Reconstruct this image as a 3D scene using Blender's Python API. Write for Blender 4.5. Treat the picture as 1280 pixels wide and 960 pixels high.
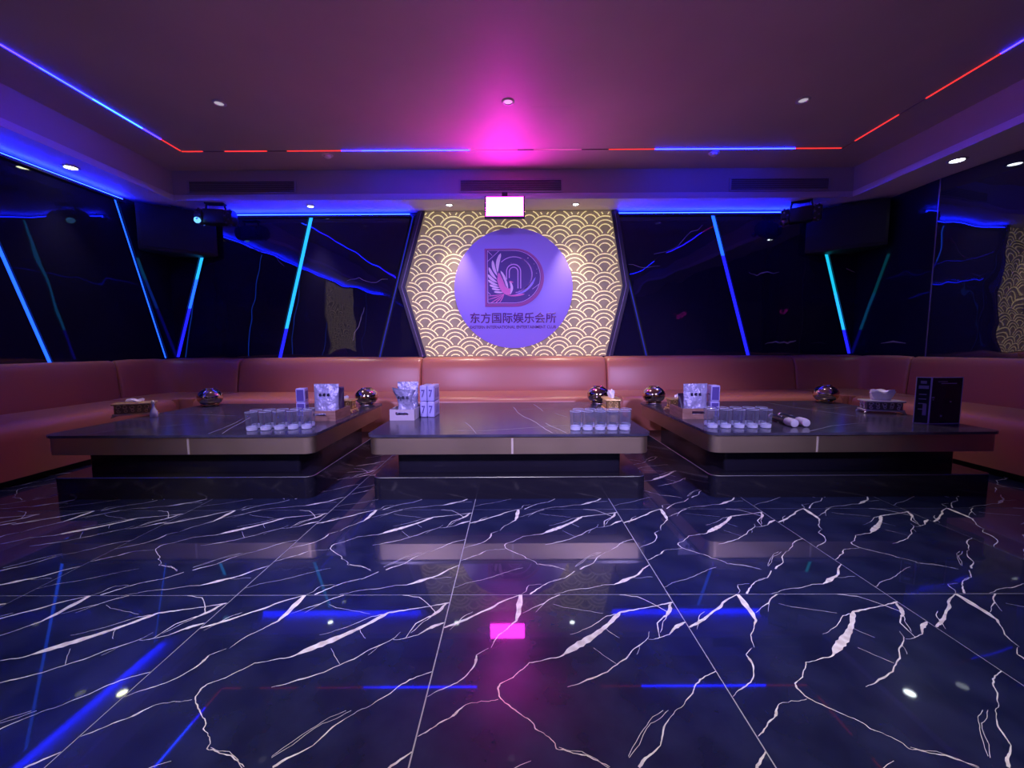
import bpy, bmesh, math, random
from mathutils import Matrix, Vector
PI = math.pi
random.seed(7)
for o in list(bpy.data.objects): bpy.data.objects.remove(o)
scn = bpy.context.scene
COL = scn.collection

# ------------------------------------------------------------------ camera, world, exposure
cam_d = bpy.data.cameras.new('camera'); cam = bpy.data.objects.new('camera', cam_d); COL.objects.link(cam)
cam_d.sensor_width = 36.0; cam_d.lens = 36.0 * 515 / 1280; cam_d.clip_start = 0.02
cam.matrix_world = Matrix.Translation((0, 0, .918)) @ Matrix.Rotation(PI/2 - math.atan(47/515), 4, 'X') @ Matrix.Rotation(math.radians(-.3), 4, 'Z')
scn.camera = cam
w = bpy.data.worlds.new('world'); scn.world = w; w.use_nodes = True
w.node_tree.nodes['Background'].inputs[0].default_value = (0.012, 0.010, 0.03, 1)
w.node_tree.nodes['Background'].inputs[1].default_value = 0.3
scn.view_settings.view_transform = 'Standard'; scn.view_settings.look = 'None'
scn.view_settings.exposure = 0.0; scn.view_settings.gamma = 1.0
scn.view_settings.use_curve_mapping = False

# ------------------------------------------------------------------ materials
def mat(name, col, rough=.5, metal=0., emis=None, estr=0., spec=.5, coat=0., trans=0., ior=1.5, aniso=0., sheen=0.):
    m = bpy.data.materials.new(name); m.use_nodes = True
    b = m.node_tree.nodes['Principled BSDF']; I = b.inputs
    I['Base Color'].default_value = (*col, 1); I['Roughness'].default_value = rough; I['Metallic'].default_value = metal
    I['Specular IOR Level'].default_value = spec; I['Coat Weight'].default_value = coat; I['Transmission Weight'].default_value = trans
    I['IOR'].default_value = ior; I['Anisotropic'].default_value = aniso; I['Coat Roughness'].default_value = .05
    if emis: I['Emission Color'].default_value = (*emis, 1); I['Emission Strength'].default_value = estr
    return m
def nodes(m): return m.node_tree.nodes, m.node_tree.links, m.node_tree.nodes['Principled BSDF']
def add_noise(m, scale, detail=4, coord='Object', stretch=(1, 1, 1)):
    n, l, b = nodes(m)
    tc = n.new('ShaderNodeTexCoord'); mp = n.new('ShaderNodeMapping'); mp.inputs['Scale'].default_value = stretch
    nz = n.new('ShaderNodeTexNoise'); nz.inputs['Scale'].default_value = scale; nz.inputs['Detail'].default_value = detail
    l.new(tc.outputs[coord], mp.inputs[0]); l.new(mp.outputs[0], nz.inputs['Vector'])
    return nz
def color_noise(m, c1, c2, scale, detail=4, lo=.35, hi=.65, stretch=(1, 1, 1)):
    n, l, b = nodes(m); nz = add_noise(m, scale, detail, stretch=stretch)
    r = n.new('ShaderNodeValToRGB'); r.color_ramp.elements[0].position = lo; r.color_ramp.elements[1].position = hi
    r.color_ramp.elements[0].color = (*c1, 1); r.color_ramp.elements[1].color = (*c2, 1)
    l.new(nz.outputs['Fac'], r.inputs[0]); l.new(r.outputs[0], b.inputs['Base Color'])
def bump_noise(m, scale, dist, detail=2, strength=1., stretch=(1, 1, 1)):
    n, l, b = nodes(m); nz = add_noise(m, scale, detail, stretch=stretch)
    bp = n.new('ShaderNodeBump'); bp.inputs['Distance'].default_value = dist; bp.inputs['Strength'].default_value = strength
    l.new(nz.outputs['Fac'], bp.inputs['Height']); l.new(bp.outputs[0], b.inputs['Normal'])

M = {}
M['ceiling'] = mat('ceiling_paint', (.40, .30, .32), .55); color_noise(M['ceiling'], (.46, .41, .42), (.52, .46, .47), 1.2)
M['soffit'] = mat('soffit_paint', (.80, .76, .84), .5)
M['lip'] = mat('lip_trim', (.7, .65, .78), .4)
M['tile'] = mat('polished_black_tile', (.014, .016, .034), .24, spec=.22, coat=.8); M['tile'].node_tree.nodes['Principled BSDF'].inputs['Coat Roughness'].default_value = .03
color_noise(M['tile'], (.008, .011, .045), (.018, .023, .075), 7, 6); 
M['vein'] = mat('tile_vein', (.80, .72, .72), .3, coat=.5); color_noise(M['vein'], (.66, .58, .55), (.95, .91, .88), 40, 3)
M['grout'] = mat('grout', (.46, .44, .50), .5)
M['marble'] = mat('black_wall_marble', (.014, .011, .042), .012, spec=.75, ior=1.55); bump_noise(M['marble'], 2.6, .004, 1.0, 1.0)
M['sidemarble'] = mat('side_wall_marble', (.012, .010, .036), .02, spec=.35); bump_noise(M['sidemarble'], 2.6, .003, 1.0, 1.0)
M['wallvein'] = mat('wall_vein', (.45, .40, .5), .15)
M['backing'] = mat('wall_backing', (.02, .02, .03), .6)
M['frame'] = mat('hexagon_frame', (.045, .03, .07), .25)
M['frameline'] = mat('frame_line', (.42, .3, .55), .25, .6)
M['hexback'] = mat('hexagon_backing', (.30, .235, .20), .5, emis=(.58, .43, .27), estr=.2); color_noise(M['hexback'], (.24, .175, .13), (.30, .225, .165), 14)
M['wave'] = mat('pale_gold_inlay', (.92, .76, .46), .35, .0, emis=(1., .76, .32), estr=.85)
M['disc'] = mat('lilac_disc', (.31, .20, .82), .5, emis=(.30, .19, .95), estr=.12)  # faint glow added to lift the disc's brightness
M['logo_plate'] = mat('logo_violet', (.075, .010, .27), .5)
M['logo_rim'] = mat('logo_rim', (.45, .10, .42), .45)
M['logo_line'] = mat('logo_line', (.75, .36, .95), .3)
M['feather'] = mat('logo_feather', (.92, .62, .95), .35)
M['birdpink'] = mat('logo_pink', (.9, .15, .6), .35)
M['tailblue'] = mat('logo_blue', (.34, .22, .9), .35)
M['letter'] = mat('letter_plum', (.12, .02, .22), .5)
M['leather'] = mat('orange_leather', (.45, .145, .10), .34); bump_noise(M['leather'], 260, .0006, 2, .5)
M['kick'] = mat('sofa_kick', (.015, .012, .015), .5)
M['stone'] = mat('table_stone', (.05, .045, .075), .20, spec=.6); color_noise(M['stone'], (.04, .036, .06), (.07, .064, .10), 9, 6)
M['stonevein'] = mat('table_vein', (.5, .48, .52), .22)
M['bronze'] = mat('brushed_bronze', (.52, .40, .27), .44, 1.); color_noise(M['bronze'], (.46, .36, .22), (.64, .50, .30), 1.6, 2)
M['blackgloss'] = mat('black_gloss', (.012, .011, .018), .14)
M['edge'] = mat('steel_edge', (.5, .48, .52), .35, 1.); M['plinthedge'] = mat('plinth_edge', (.24, .23, .28), .4, 1.); M['joint'] = mat('bronze_joint', (.85, .74, .55), .5, .6)
M['speaker'] = mat('speaker_black', (.012, .012, .02), .5)
M['grille'] = mat('speaker_cloth', (.015, .015, .03), .7)
M['plastic'] = mat('black_plastic', (.02, .02, .03), .35)
M['lensdot'] = mat('lens_glass', (.25, .22, .5), .1, .6)
M['cyan_on'] = mat('cyan_lens', (.1, .3, .6), .3, emis=(.15, .5, 1.), estr=1.6)
M['ac'] = mat('vent_grey', (.42, .38, .44), .45)
M['acdark'] = mat('vent_dark', (.10, .09, .12), .7)
M['white'] = mat('white_plastic', (.8, .78, .8), .35)
M['ringgrey'] = mat('downlight_ring', (.55, .53, .58), .3, .3)
M['steelball'] = mat('mirror_steel', (.66, .52, .36), .09, 1.)
M['gold'] = mat('gold_metal', (.98, .70, .26), .32, .6)
M['golddark'] = mat('gold_recess', (.42, .27, .10), .45, 1.)
M['silver'] = mat('silver_metal', (.85, .82, .82), .32, .6)
M['silverdark'] = mat('silver_recess', (.25, .23, .25), .45, 1.)
M['tissue'] = mat('tissue_paper', (.88, .86, .92), .9)
M['glass'] = mat('clear_glass', (.30, .31, .38), .03, spec=.8)
def thin_glass(m, lo, hi, tint):
    n, l, b = nodes(m); out = n['Material Output']; tr = n.new('ShaderNodeBsdfTransparent'); tr.inputs[0].default_value = (*tint, 1)
    lw = n.new('ShaderNodeLayerWeight'); lw.inputs[0].default_value = .35; mr = n.new('ShaderNodeMapRange'); mr.inputs['To Min'].default_value = lo; mr.inputs['To Max'].default_value = hi
    mx = n.new('ShaderNodeMixShader'); l.new(lw.outputs['Facing'], mr.inputs[0]); l.new(mr.outputs[0], mx.inputs[0]); l.new(tr.outputs[0], mx.inputs[1]); l.new(b.outputs[0], mx.inputs[2]); l.new(mx.outputs[0], out.inputs[0])
thin_glass(M['glass'], .04, .42, (.95, .96, .99))
M['glassbase'] = mat('thick_glass_base', (.85, .88, 1.), .08); thin_glass(M['glassbase'], .45, .8, (.9, .93, 1.))
M['wood'] = mat('brown_wood', (.30, .16, .11), .5); color_noise(M['wood'], (.25, .125, .08), (.36, .2, .14), 12, 4, stretch=(1, 1, 8))
M['card'] = mat('white_card', (.52, .45, .48), .7)
M['pouch'] = mat('silver_pouch', (.42, .41, .60), .38, .25); bump_noise(M['pouch'], 16, .03, 3, 1.)
M['pouchdark'] = mat('dark_pouch', (.07, .03, .09), .4)
M['ink'] = mat('dark_print', (.02, .015, .05), .6)
M['pack'] = mat('tissue_pack_film', (.42, .40, .72), .3); bump_noise(M['pack'], 22, .006, 3, .6)
M['packband'] = mat('tissue_pack_print', (.10, .07, .30), .4)
M['micbody'] = mat('mic_body', (.02, .02, .04), .3)
M['michead'] = mat('mic_cover', (.60, .58, .62), .75)
M['signface'] = mat('sign_print', (.018, .014, .03), .2)
M['signedge'] = mat('sign_edge', (.62, .56, .74), .3)
M['signtext'] = mat('sign_text', (.34, .28, .48), .4)
M['tvframe'] = mat('tv_frame', (.03, .02, .05), .4)
M['screen'] = mat('magenta_screen', (0, 0, 0), .4, emis=(1., .02, .74), estr=52)
M['tv'] = mat('karaoke_screen', (0, 0, 0), .3, emis=(.62, .50, .78), estr=.12)
def emit(name, c, s): return mat(name, (.02, .02, .03), .4, emis=c, estr=s)
M['led_blue'] = emit('led_blue', (.010, .085, 1.), 2.6)
M['led_cyan'] = emit('led_cyan', (.015, .36, 1.), 1.7)
M['led_teal'] = emit('led_teal', (.01, .55, .85), 1.1)
M['led_deep'] = emit('led_deep', (.012, .012, 1.), 1.5)
M['led_dim'] = emit('led_dim', (.012, .03, 1.), .35)
M['led_cove'] = emit('led_cove', (.003, .009, 1.), 95)
M['led_ceil'] = emit('led_ceiling_blue', (.0045, .008, 1.), 55)
M['led_ceilcyan'] = emit('led_ceiling_cyan', (.006, .030, 1.), 45)
M['led_violet'] = emit('led_violet', (.012, .006, 1.), 30)
M['led_red'] = emit('led_red', (1., .035, .03), 1.3)
M['led_pink'] = emit('led_pink', (1., .12, .6), .7)
M['led_off'] = mat('led_off', (.16, .11, .14), .5)
M['lamp_warm'] = emit('lamp_warm', (1., .93, .72), 26)
M['lamp_cool'] = emit('lamp_cool', (.85, .95, 1.), 26)
M['lamp_yellow'] = emit('lamp_yellow', (.95, 1., .62), 26)
M['lamp_dim'] = emit('lamp_dim', (.8, .75, .9), .5)
M['lamp_dim'].node_tree.nodes['Principled BSDF'].inputs['Base Color'].default_value = (.6, .58, .62, 1)

# ------------------------------------------------------------------ mesh helpers
class G:
    """collects geometry for ONE mesh object"""
    def __init__(s): s.v = []; s.f = []; s.m = []; s.T = None
    def add(s, vs, fs, mi=0):
        n = len(s.v)
        s.v += [tuple(s.T @ Vector(p)) if s.T else tuple(p) for p in vs]
        s.f += [tuple(n + i for i in f) for f in fs]; s.m += [mi] * len(fs); return s
    def box(s, x0, x1, y0, y1, z0, z1, mi=0):
        v = [(x0,y0,z0),(x1,y0,z0),(x1,y1,z0),(x0,y1,z0),(x0,y0,z1),(x1,y0,z1),(x1,y1,z1),(x0,y1,z1)]
        return s.add(v, [(3,2,1,0),(4,5,6,7),(0,1,5,4),(1,2,6,5),(2,3,7,6),(3,0,4,7)], mi)
    def prism(s, poly, z0, z1, mi=0):
        n = len(poly); v = [(x, y, z0) for x, y in poly] + [(x, y, z1) for x, y in poly]
        return s.add(v, [tuple(range(n-1, -1, -1)), tuple(range(n, 2*n))] + [(i, (i+1) % n, n + (i+1) % n, n + i) for i in range(n)], mi)
    def xzprism(s, poly, y0, y1, mi=0):        # polygon in x,z (counter-clockwise seen from -y), y0 is the front
        n = len(poly); v = [(x, y0, z) for x, z in poly] + [(x, y1, z) for x, z in poly]
        return s.add(v, [tuple(range(n)), tuple(range(2*n-1, n-1, -1))] + [(i, n + i, n + (i+1) % n, (i+1) % n) for i in range(n)], mi)
    def lathe(s, prof, n=24, c=(0, 0, 0), mi=0, close=False):
        k = len(prof); v = []; f = []
        for i in range(n):
            a = 2*PI*i/n
            for r, z in prof: v.append((c[0] + r*math.cos(a), c[1] + r*math.sin(a), c[2] + z))
        for i in range(n):
            j = (i+1) % n
            for q in range(k if close else k-1):
                q2 = (q+1) % k; f.append((i*k+q, j*k+q, j*k+q2, i*k+q2))
        return s.add(v, f, mi)
    def tube(s, path, r, n=6, mi=0):
        P = [Vector(p) for p in path]; v = []; f = []
        for i, p in enumerate(P):
            d = (P[min(i+1, len(P)-1)] - P[max(i-1, 0)]).normalized()
            u = d.cross(Vector((0, 0, 1)));  u = u.normalized() if u.length > 1e-4 else Vector((1, 0, 0)); q = d.cross(u)
            rr = r[i] if isinstance(r, (list, tuple)) else r
            for k in range(n):
                a = 2*PI*k/n; v.append(tuple(p + (u*math.cos(a) + q*math.sin(a))*rr))
        for i in range(len(P)-1):
            for k in range(n): f.append((i*n+k, i*n+(k+1) % n, (i+1)*n+(k+1) % n, (i+1)*n+k))
        f.append(tuple(range(n-1, -1, -1))); f.append(tuple((len(P)-1)*n + k for k in range(n)))
        return s.add(v, f, mi)
    def ribbon(s, pts, z, mi=0, plane='xy'):   # flat inlay following (a, b, width)
        v = []
        for i, (x, y, w) in enumerate(pts):
            x0, y0, _ = pts[max(i-1, 0)]; x1, y1, _ = pts[min(i+1, len(pts)-1)]
            d = math.hypot(x1-x0, y1-y0) or 1; nx, ny = -(y1-y0)/d*w/2, (x1-x0)/d*w/2
            for sx in (1, -1):
                a, b = x + sx*nx, y + sx*ny
                v.append((a, b, z) if plane == 'xy' else (a, z, b))
        f = [(2*i+1, 2*i+3, 2*i+2, 2*i) if plane == 'xy' else (2*i+1, 2*i+3, 2*i+2, 2*i) for i in range(len(pts)-1)]
        return s.add(v, f, mi)
    def bar(s, pts, w, y0, y1, mi=0):          # raised line in the x,z plane: front at y0, back at y1
        v = []
        for i, (x, z) in enumerate(pts):
            x0, z0 = pts[max(i-1, 0)]; x1, z1 = pts[min(i+1, len(pts)-1)]
            d = math.hypot(x1-x0, z1-z0) or 1; nx, nz = -(z1-z0)/d*w/2, (x1-x0)/d*w/2
            v += [(x+nx, y1, z+nz), (x+nx, y0, z+nz), (x-nx, y0, z-nz), (x-nx, y1, z-nz)]
        f = []
        for i in range(len(pts)-1):
            for k in range(3): f.append((4*i+k, 4*i+k+1, 4*i+4+k+1, 4*i+4+k))
        n = 4*(len(pts)-1); f += [(0, 3, 2, 1), (n, n+1, n+2, n+3)]
        return s.add(v, f, mi)
    def build(s, name, mats, parent=None, bevel=0, segs=2, smooth=False, loc=None, rot=None, autos=35, recalc=True):
        me = bpy.data.meshes.new(name); me.from_pydata(s.v, [], s.f)
        for m in (mats if isinstance(mats, (list, tuple)) else [mats]): me.materials.append(m)
        me.polygons.foreach_set('material_index', s.m)
        bm = bmesh.new(); bm.from_mesh(me)
        if recalc: bmesh.ops.recalc_face_normals(bm, faces=bm.faces[:])
        if bevel:
            bmesh.ops.remove_doubles(bm, verts=bm.verts, dist=1e-6)
            es = [e for e in bm.edges if len(e.link_faces) == 2 and e.calc_face_angle(0) > .6]
            bmesh.ops.bevel(bm, geom=es, offset=bevel, segments=segs, affect='EDGES', profile=.5, clamp_overlap=True)
        if smooth or bevel:
            for e in bm.edges:
                e.smooth = not (len(e.link_faces) != 2 or e.calc_face_angle(0) > math.radians(autos))
            for f in bm.faces: f.smooth = True
        bm.to_mesh(me); bm.free(); me.update()
        o = bpy.data.objects.new(name, me); COL.objects.link(o)
        if parent: o.parent = parent
        if loc: o.location = loc
        if rot: o.rotation_euler = rot
        return o
def thing(name, label, cat, loc=(0, 0, 0), rz=0, group=None):
    o = bpy.data.objects.new(name, None); COL.objects.link(o); o.empty_display_size = .05
    o.location = loc; o.rotation_euler = (0, 0, rz); o['label'] = label; o['category'] = cat
    if group: o['group'] = group
    return o
def struct(o): o['kind'] = 'structure'; return o
def dup(root, label, loc=None, rz=None, mirror=False):
    r = root.copy(); COL.objects.link(r); r['label'] = label
    if loc is not None: r.location = loc
    if rz is not None: r.rotation_euler = (0, 0, rz)
    for ch in list(root.children):
        c = ch.copy(); COL.objects.link(c); c.parent = r
        for g in list(ch.children):
            d = g.copy(); COL.objects.link(d); d.parent = c
    return r
def rrect(x0, x1, y0, y1, r, n=6):
    rs = r if isinstance(r, (list, tuple)) else [r]*4
    P = []
    for (cx, cy, a0, q) in ((x1, y0, -PI/2, rs[0]), (x1, y1, 0, rs[1]), (x0, y1, PI/2, rs[2]), (x0, y0, PI, rs[3])):
        sx = -1 if cx == x1 else 1; sy = 1 if cy == y0 else -1
        for i in range(n+1):
            a = a0 + PI/2*i/n; P.append((cx + sx*q + q*math.cos(a), cy + sy*q + q*math.sin(a)))
    return P
def circ(cx, cy, r, n=48, a0=0, a1=2*PI, end=False):
    return [(cx + r*math.cos(a0 + (a1-a0)*i/n), cy + r*math.sin(a0 + (a1-a0)*i/n)) for i in range(n + (1 if end else 0))]
def jitter(pts, sub=3, amp=.15):
    out = []
    for i in range(len(pts)-1):
        (x0, y0, w0), (x1, y1, w1) = pts[i], pts[i+1]; L = math.hypot(x1-x0, y1-y0)
        for k in range(sub):
            t = k/sub; j = amp*L/sub if k else 0
            out.append((x0+(x1-x0)*t + random.uniform(-j, j), y0+(y1-y0)*t + random.uniform(-j, j), max(.0012, (w0+(w1-w0)*t)*random.uniform(.8, 1.2))))
    out.append((*pts[-1][:2], max(.001, pts[-1][2]*.7))); return out

XL, XR, YB, YF, ZS, ZC = -4.14, 4.19, 5.10, -3.0, 2.53, 2.85   # room: walls, soffit height, ceiling height
LL, LR, LB = -3.70, 3.745, 4.69                                 # inner lip of the lowered soffit

# ------------------------------------------------------------------ floor: black tiles with white veins
VEINS = [[[0.254,0.8021,0.0063],[0.2261,0.783,0.0069],[0.1852,0.7578,0.0081],[0.1534,0.7256,0.0106],[0.1155,0.7004,0.0091],[0.0797,0.6713,0.0089],[0.0388,0.6421,0.0112],[0.0169,0.6309,0.0093],[-0.0041,0.6208,0.008]],[[0.0865,0.7003,0.0033],[0.0596,0.6792,0.0045],[0.0388,0.6471,0.0056]],[[0.0408,0.6421,0.0037],[0.0319,0.629,0.0037],[0.02,0.61,0.0018]],[[0.254,0.8021,0.0111],[0.2483,0.7411,0.0174],[0.2446,0.6901,0.0161],[0.2377,0.655,0.0101],[0.2199,0.633,0.0056],[0.203,0.6099,0.0049],[0.1791,0.5838,0.0054],[0.1672,0.5567,0.0047],[0.1594,0.5297,0.0029]],[[0.1514,0.5276,0.0023],[0.1305,0.5115,0.0045],[0.1175,0.5004,0.0045],[0.1176,0.4814,0.0094],[0.1137,0.4564,0.0065],[0.1038,0.4384,0.0053],[0.0909,0.4163,0.0057],[0.073,0.3982,0.0051],[0.0451,0.3821,0.0061],[0.0222,0.37,0.004],[0.0013,0.3529,0.003]],[[0.4,0.8039,0.007],[0.3771,0.7847,0.0062],[0.3552,0.7686,0.0061],[0.3363,0.7465,0.006],[0.3124,0.7324,0.0047],[0.2924,0.7203,0.004],[0.2595,0.6942,0.0032]],[[0.3363,0.7455,0.0034],[0.3234,0.7255,0.0033],[0.3055,0.6994,0.0026]],[[0.3703,0.7437,0.002],[0.4044,0.7249,0.002],[0.4494,0.7151,0.0026],[0.4935,0.7043,0.002],[0.5356,0.6915,0.0019]],[[0.5985,0.6989,0.0091],[0.5806,0.6788,0.0141],[0.5428,0.6366,0.0124],[0.504,0.6004,0.0145],[0.4692,0.5722,0.0166],[0.4353,0.546,0.0243],[0.4034,0.5229,0.0194],[0.3805,0.5038,0.0078],[0.3656,0.4927,0.0056],[0.3256,0.4835,0.005],[0.3036,0.4754,0.0038],[0.2737,0.4702,0.0049],[0.2588,0.4501,0.0048],[0.2428,0.4361,0.0048],[0.2269,0.416,0.0052],[0.206,0.4039,0.0041],[0.191,0.3938,0.0061],[0.1861,0.3788,0.0071],[0.1902,0.3548,0.0059],[0.2053,0.3349,0.0048],[0.2325,0.313,0.0057],[0.2505,0.2971,0.0042],[0.2686,0.2842,0.0042],[0.2776,0.2742,0.005],[0.2807,0.2613,0.005],[0.2927,0.2543,0.0031],[0.3118,0.2404,0.004],[0.3249,0.2245,0.0039],[0.326,0.2125,0.0051],[0.332,0.2095,0.0026],[0.343,0.2106,0.0056],[0.363,0.2017,0.0038],[0.392,0.1968,0.0055],[0.4151,0.1849,0.0046],[0.4392,0.171,0.0037]],[[0.5866,0.6888,0.0052],[0.5456,0.6776,0.0051],[0.5148,0.6504,0.0044],[0.4639,0.6142,0.0037],[0.431,0.595,0.0024],[0.4091,0.5879,0.0012]],[[0.5229,0.6185,0.0031],[0.5441,0.5916,0.003],[0.5622,0.5717,0.0024]],[[0.4724,0.5282,0.0017],[0.4945,0.4993,0.0022],[0.5257,0.4655,0.0016]],[[0.1883,0.3448,0.002],[0.1643,0.3387,0.0019],[0.1443,0.3396,0.0024],[0.1064,0.3294,0.0034],[0.0894,0.3133,0.0062],[0.0815,0.3013,0.0089],[0.0706,0.2912,0.0042],[0.0526,0.2811,0.006],[0.0327,0.264,0.0045],[0.0178,0.2519,0.0054],[0.0018,0.2419,0.0031]],[[0.5985,0.6989,0.0091],[0.6465,0.7091,0.0085],[0.7034,0.7244,0.0059],[0.7483,0.7376,0.0053],[0.7773,0.7457,0.0087],[0.7993,0.7529,0.0081]],[[0.62,0.798,0.0042],[0.6831,0.7863,0.0055],[0.7142,0.7564,0.0047],[0.7384,0.7296,0.0053],[0.7595,0.6987,0.0058]],[[0.7893,0.7458,0.008],[0.7695,0.7037,0.013],[0.7506,0.6806,0.009],[0.7337,0.6685,0.0063],[0.7048,0.6404,0.0062],[0.696,0.6043,0.0054],[0.6892,0.5733,0.0041]],[[0.7636,0.6887,0.0051],[0.7278,0.6495,0.0044],[0.699,0.5954,0.0036]],[[0.8058,0.6449,0.005],[0.7918,0.6418,0.0087],[0.7719,0.6307,0.0136],[0.745,0.6086,0.0085],[0.7251,0.5865,0.0048],[0.6882,0.5723,0.0047],[0.6692,0.5652,0.0029],[0.6512,0.5651,0.0024]],[[0.6522,0.5721,0.0041],[0.6143,0.5379,0.0063],[0.5844,0.5148,0.0051],[0.5596,0.4847,0.0061],[0.5267,0.4615,0.006],[0.4938,0.4353,0.0058],[0.447,0.4131,0.0073],[0.4061,0.3939,0.0051],[0.3741,0.3837,0.0015]],[[0.6512,0.5681,0.0035],[0.665,0.6002,0.0018]],[[0.6153,0.5379,0.0029],[0.6094,0.5219,0.0023],[0.5955,0.5008,0.0011]],[[0.8028,0.4369,0.0048],[0.7729,0.4237,0.0052],[0.743,0.4086,0.0062],[0.7171,0.3844,0.0051],[0.7032,0.3634,0.0055],[0.6773,0.3422,0.0044],[0.6634,0.3262,0.0029],[0.6355,0.31,0.0028],[0.6136,0.2889,0.0037],[0.5917,0.2658,0.0059],[0.5778,0.2397,0.0057],[0.5669,0.2197,0.0039],[0.543,0.2016,0.0059],[0.5221,0.1895,0.0075],[0.5022,0.1704,0.009]],[[0.6195,0.312,0.0014],[0.5906,0.2888,0.0023],[0.5626,0.2757,0.0027],[0.5427,0.2546,0.0022],[0.5189,0.2214,0.0022],[0.4871,0.1913,0.0013]],[[0.4772,0.1562,0.0053],[0.4484,0.1231,0.006],[0.4295,0.105,0.0048],[0.3885,0.0918,0.0031],[0.3636,0.0747,0.0031],[0.3467,0.0576,0.0035]],[[0.4175,0.1009,0.0036],[0.3726,0.0817,0.0043],[0.3387,0.0546,0.0058],[0.3069,0.0184,0.0075],[0.289,-0.0027,0.0089]],[[0.3357,0.0645,0.0019],[0.2887,0.0583,0.0023],[0.2788,0.0413,0.0053],[0.2769,0.0222,0.0038],[0.257,-0.0039,0.0037]],[[0.802,0.2049,0.0055],[0.786,0.1928,0.0063],[0.7621,0.1737,0.0078],[0.7403,0.1436,0.0105],[0.7254,0.1275,0.008],[0.6965,0.1093,0.0103],[0.6636,0.0902,0.0157],[0.6396,0.0731,0.0101],[0.6167,0.0609,0.0054],[0.5787,0.0598,0.0042],[0.5528,0.0506,0.0038],[0.5168,0.0374,0.0053],[0.4698,0.0312,0.0042],[0.4349,0.022,0.0038],[0.399,0.0059,0.003],[0.381,-0.0042,0.0026]],[[0.6965,0.1093,0.0032],[0.7225,0.1045,0.0036],[0.7574,0.1136,0.0016],[0.7824,0.1128,0.0012]],[[-0.0022,0.0438,0.0031],[0.0128,0.0489,0.0031],[0.0406,0.0721,0.0035],[0.0666,0.0822,0.0035],[0.1125,0.0994,0.0036],[0.1514,0.1206,0.0036],[0.1903,0.1468,0.0028],[0.2312,0.169,0.0025],[0.2671,0.1842,0.0012]],[[0.3329,0.2155,0.0025],[0.358,0.2067,0.0025],[0.383,0.2058,0.0029],[0.4151,0.1869,0.0029],[0.4432,0.1641,0.0016]],[[0.6064,0.3119,0.0013],[0.5606,0.2807,0.0018],[0.5288,0.2475,0.0026],[0.486,0.1943,0.0013]]]
TS = .803
fl = struct(G().box(XL-.12, XR+.6, YF-.1, YB+.12, -.08, -.0012).build('floor', M['grout']))
g = G(); t = TS - .0036
g.box(0, t, 0, t, -.0012, 0)
for L in VEINS:
    pts = [(min(max(x, 0), t), min(max(y, 0), t), min(w*1.15, w*.66*(w/.0068)**.75)) for x, y, w in L]
    g.ribbon(jitter(pts, 3, .13), .00035, 1)
base_tile = g.build('tile', [M['tile'], M['vein']], fl)
ca, sa = math.cos(-.005), math.sin(-.005)
tiles = []
for i in range(-5, 6):
    for j in range(-5, 5):
        u, v = i*TS, j*TS
        ox, oy = -.228 + .0018 + ca*u - sa*v, 1.4541 + .0018 + sa*u + ca*v
        if ox > XR + .05 or ox + TS < XL or oy > YB or oy + TS < YF: continue
        o = base_tile if not tiles else base_tile.copy()
        if tiles: COL.objects.link(o); o.parent = fl
        o.location = (ox, oy, 0); o.rotation_euler = (0, 0, -.005); tiles.append(o)
for o in tiles:                                                # tiles along the walls are cut
    ox, oy = o.location.x, o.location.y
    cuts = []
    if ox < XL: cuts.append(((XL, 0, 0), (-1, 0, 0)))
    if ox + TS > XR: cuts.append(((XR, 0, 0), (1, 0, 0)))
    if oy < YF: cuts.append(((0, YF, 0), (0, -1, 0)))
    if oy + TS > YB: cuts.append(((0, YB, 0), (0, 1, 0)))
    if cuts:
        me = o.data.copy(); bm = bmesh.new(); bm.from_mesh(me)
        mw = Matrix.Translation(o.location) @ Matrix.Rotation(-.005, 4, 'Z'); inv = mw.inverted()
        for co, no in cuts:
            bmesh.ops.bisect_plane(bm, geom=bm.verts[:]+bm.edges[:]+bm.faces[:], plane_co=inv @ Vector(co), plane_no=inv.to_3x3() @ Vector(no), clear_outer=True)
        bm.to_mesh(me); bm.free(); o.data = me

# ------------------------------------------------------------------ ceiling, lowered soffit, lip
g = G(); g.box(XL-.1, XR+.6, YF-.1, YB+.1, ZC, ZC+.08)
ceil = struct(g.build('ceiling', M['ceiling']))
g = G(); g.box(XL-.1, XR+.6, LB+.015, YB+.1, ZS, ZC, 0); g.box(XL-.1, LL-.015, YF-.1, LB+.015, ZS, ZC, 0); g.box(LR+.015, XR+.6, YF-.1, LB+.015, ZS, ZC, 0)
n = len(g.f)
for k, f in enumerate(g.f):
    if all(abs(g.v[i][2]-ZS) < 1e-6 for i in f): g.m[k] = 1
o = g.build('soffit', [M['ceiling'], M['soffit']], ceil)
g = G(); g.box(LL-.02, LR+.02, LB-.004, LB+.016, ZS-.002, ZS+.062)
struct(g.build('trim_1', M['lip'], bevel=.004))
g = G(); g.box(LL-.016, LL+.004, YF, LB-.006, ZS-.002, ZS+.062); struct(g.build('trim_2', M['lip'], bevel=.004))
g = G(); g.box(LR-.004, LR+.016, YF, LB-.006, ZS-.002, ZS+.062); struct(g.build('trim_3', M['lip'], bevel=.004))
# access panel in the ceiling
g = G(); g.box(.165, .50, 3.53, 3.845, ZC-.0016, ZC); g.build('access_panel', M['ceiling'], ceil)

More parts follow.
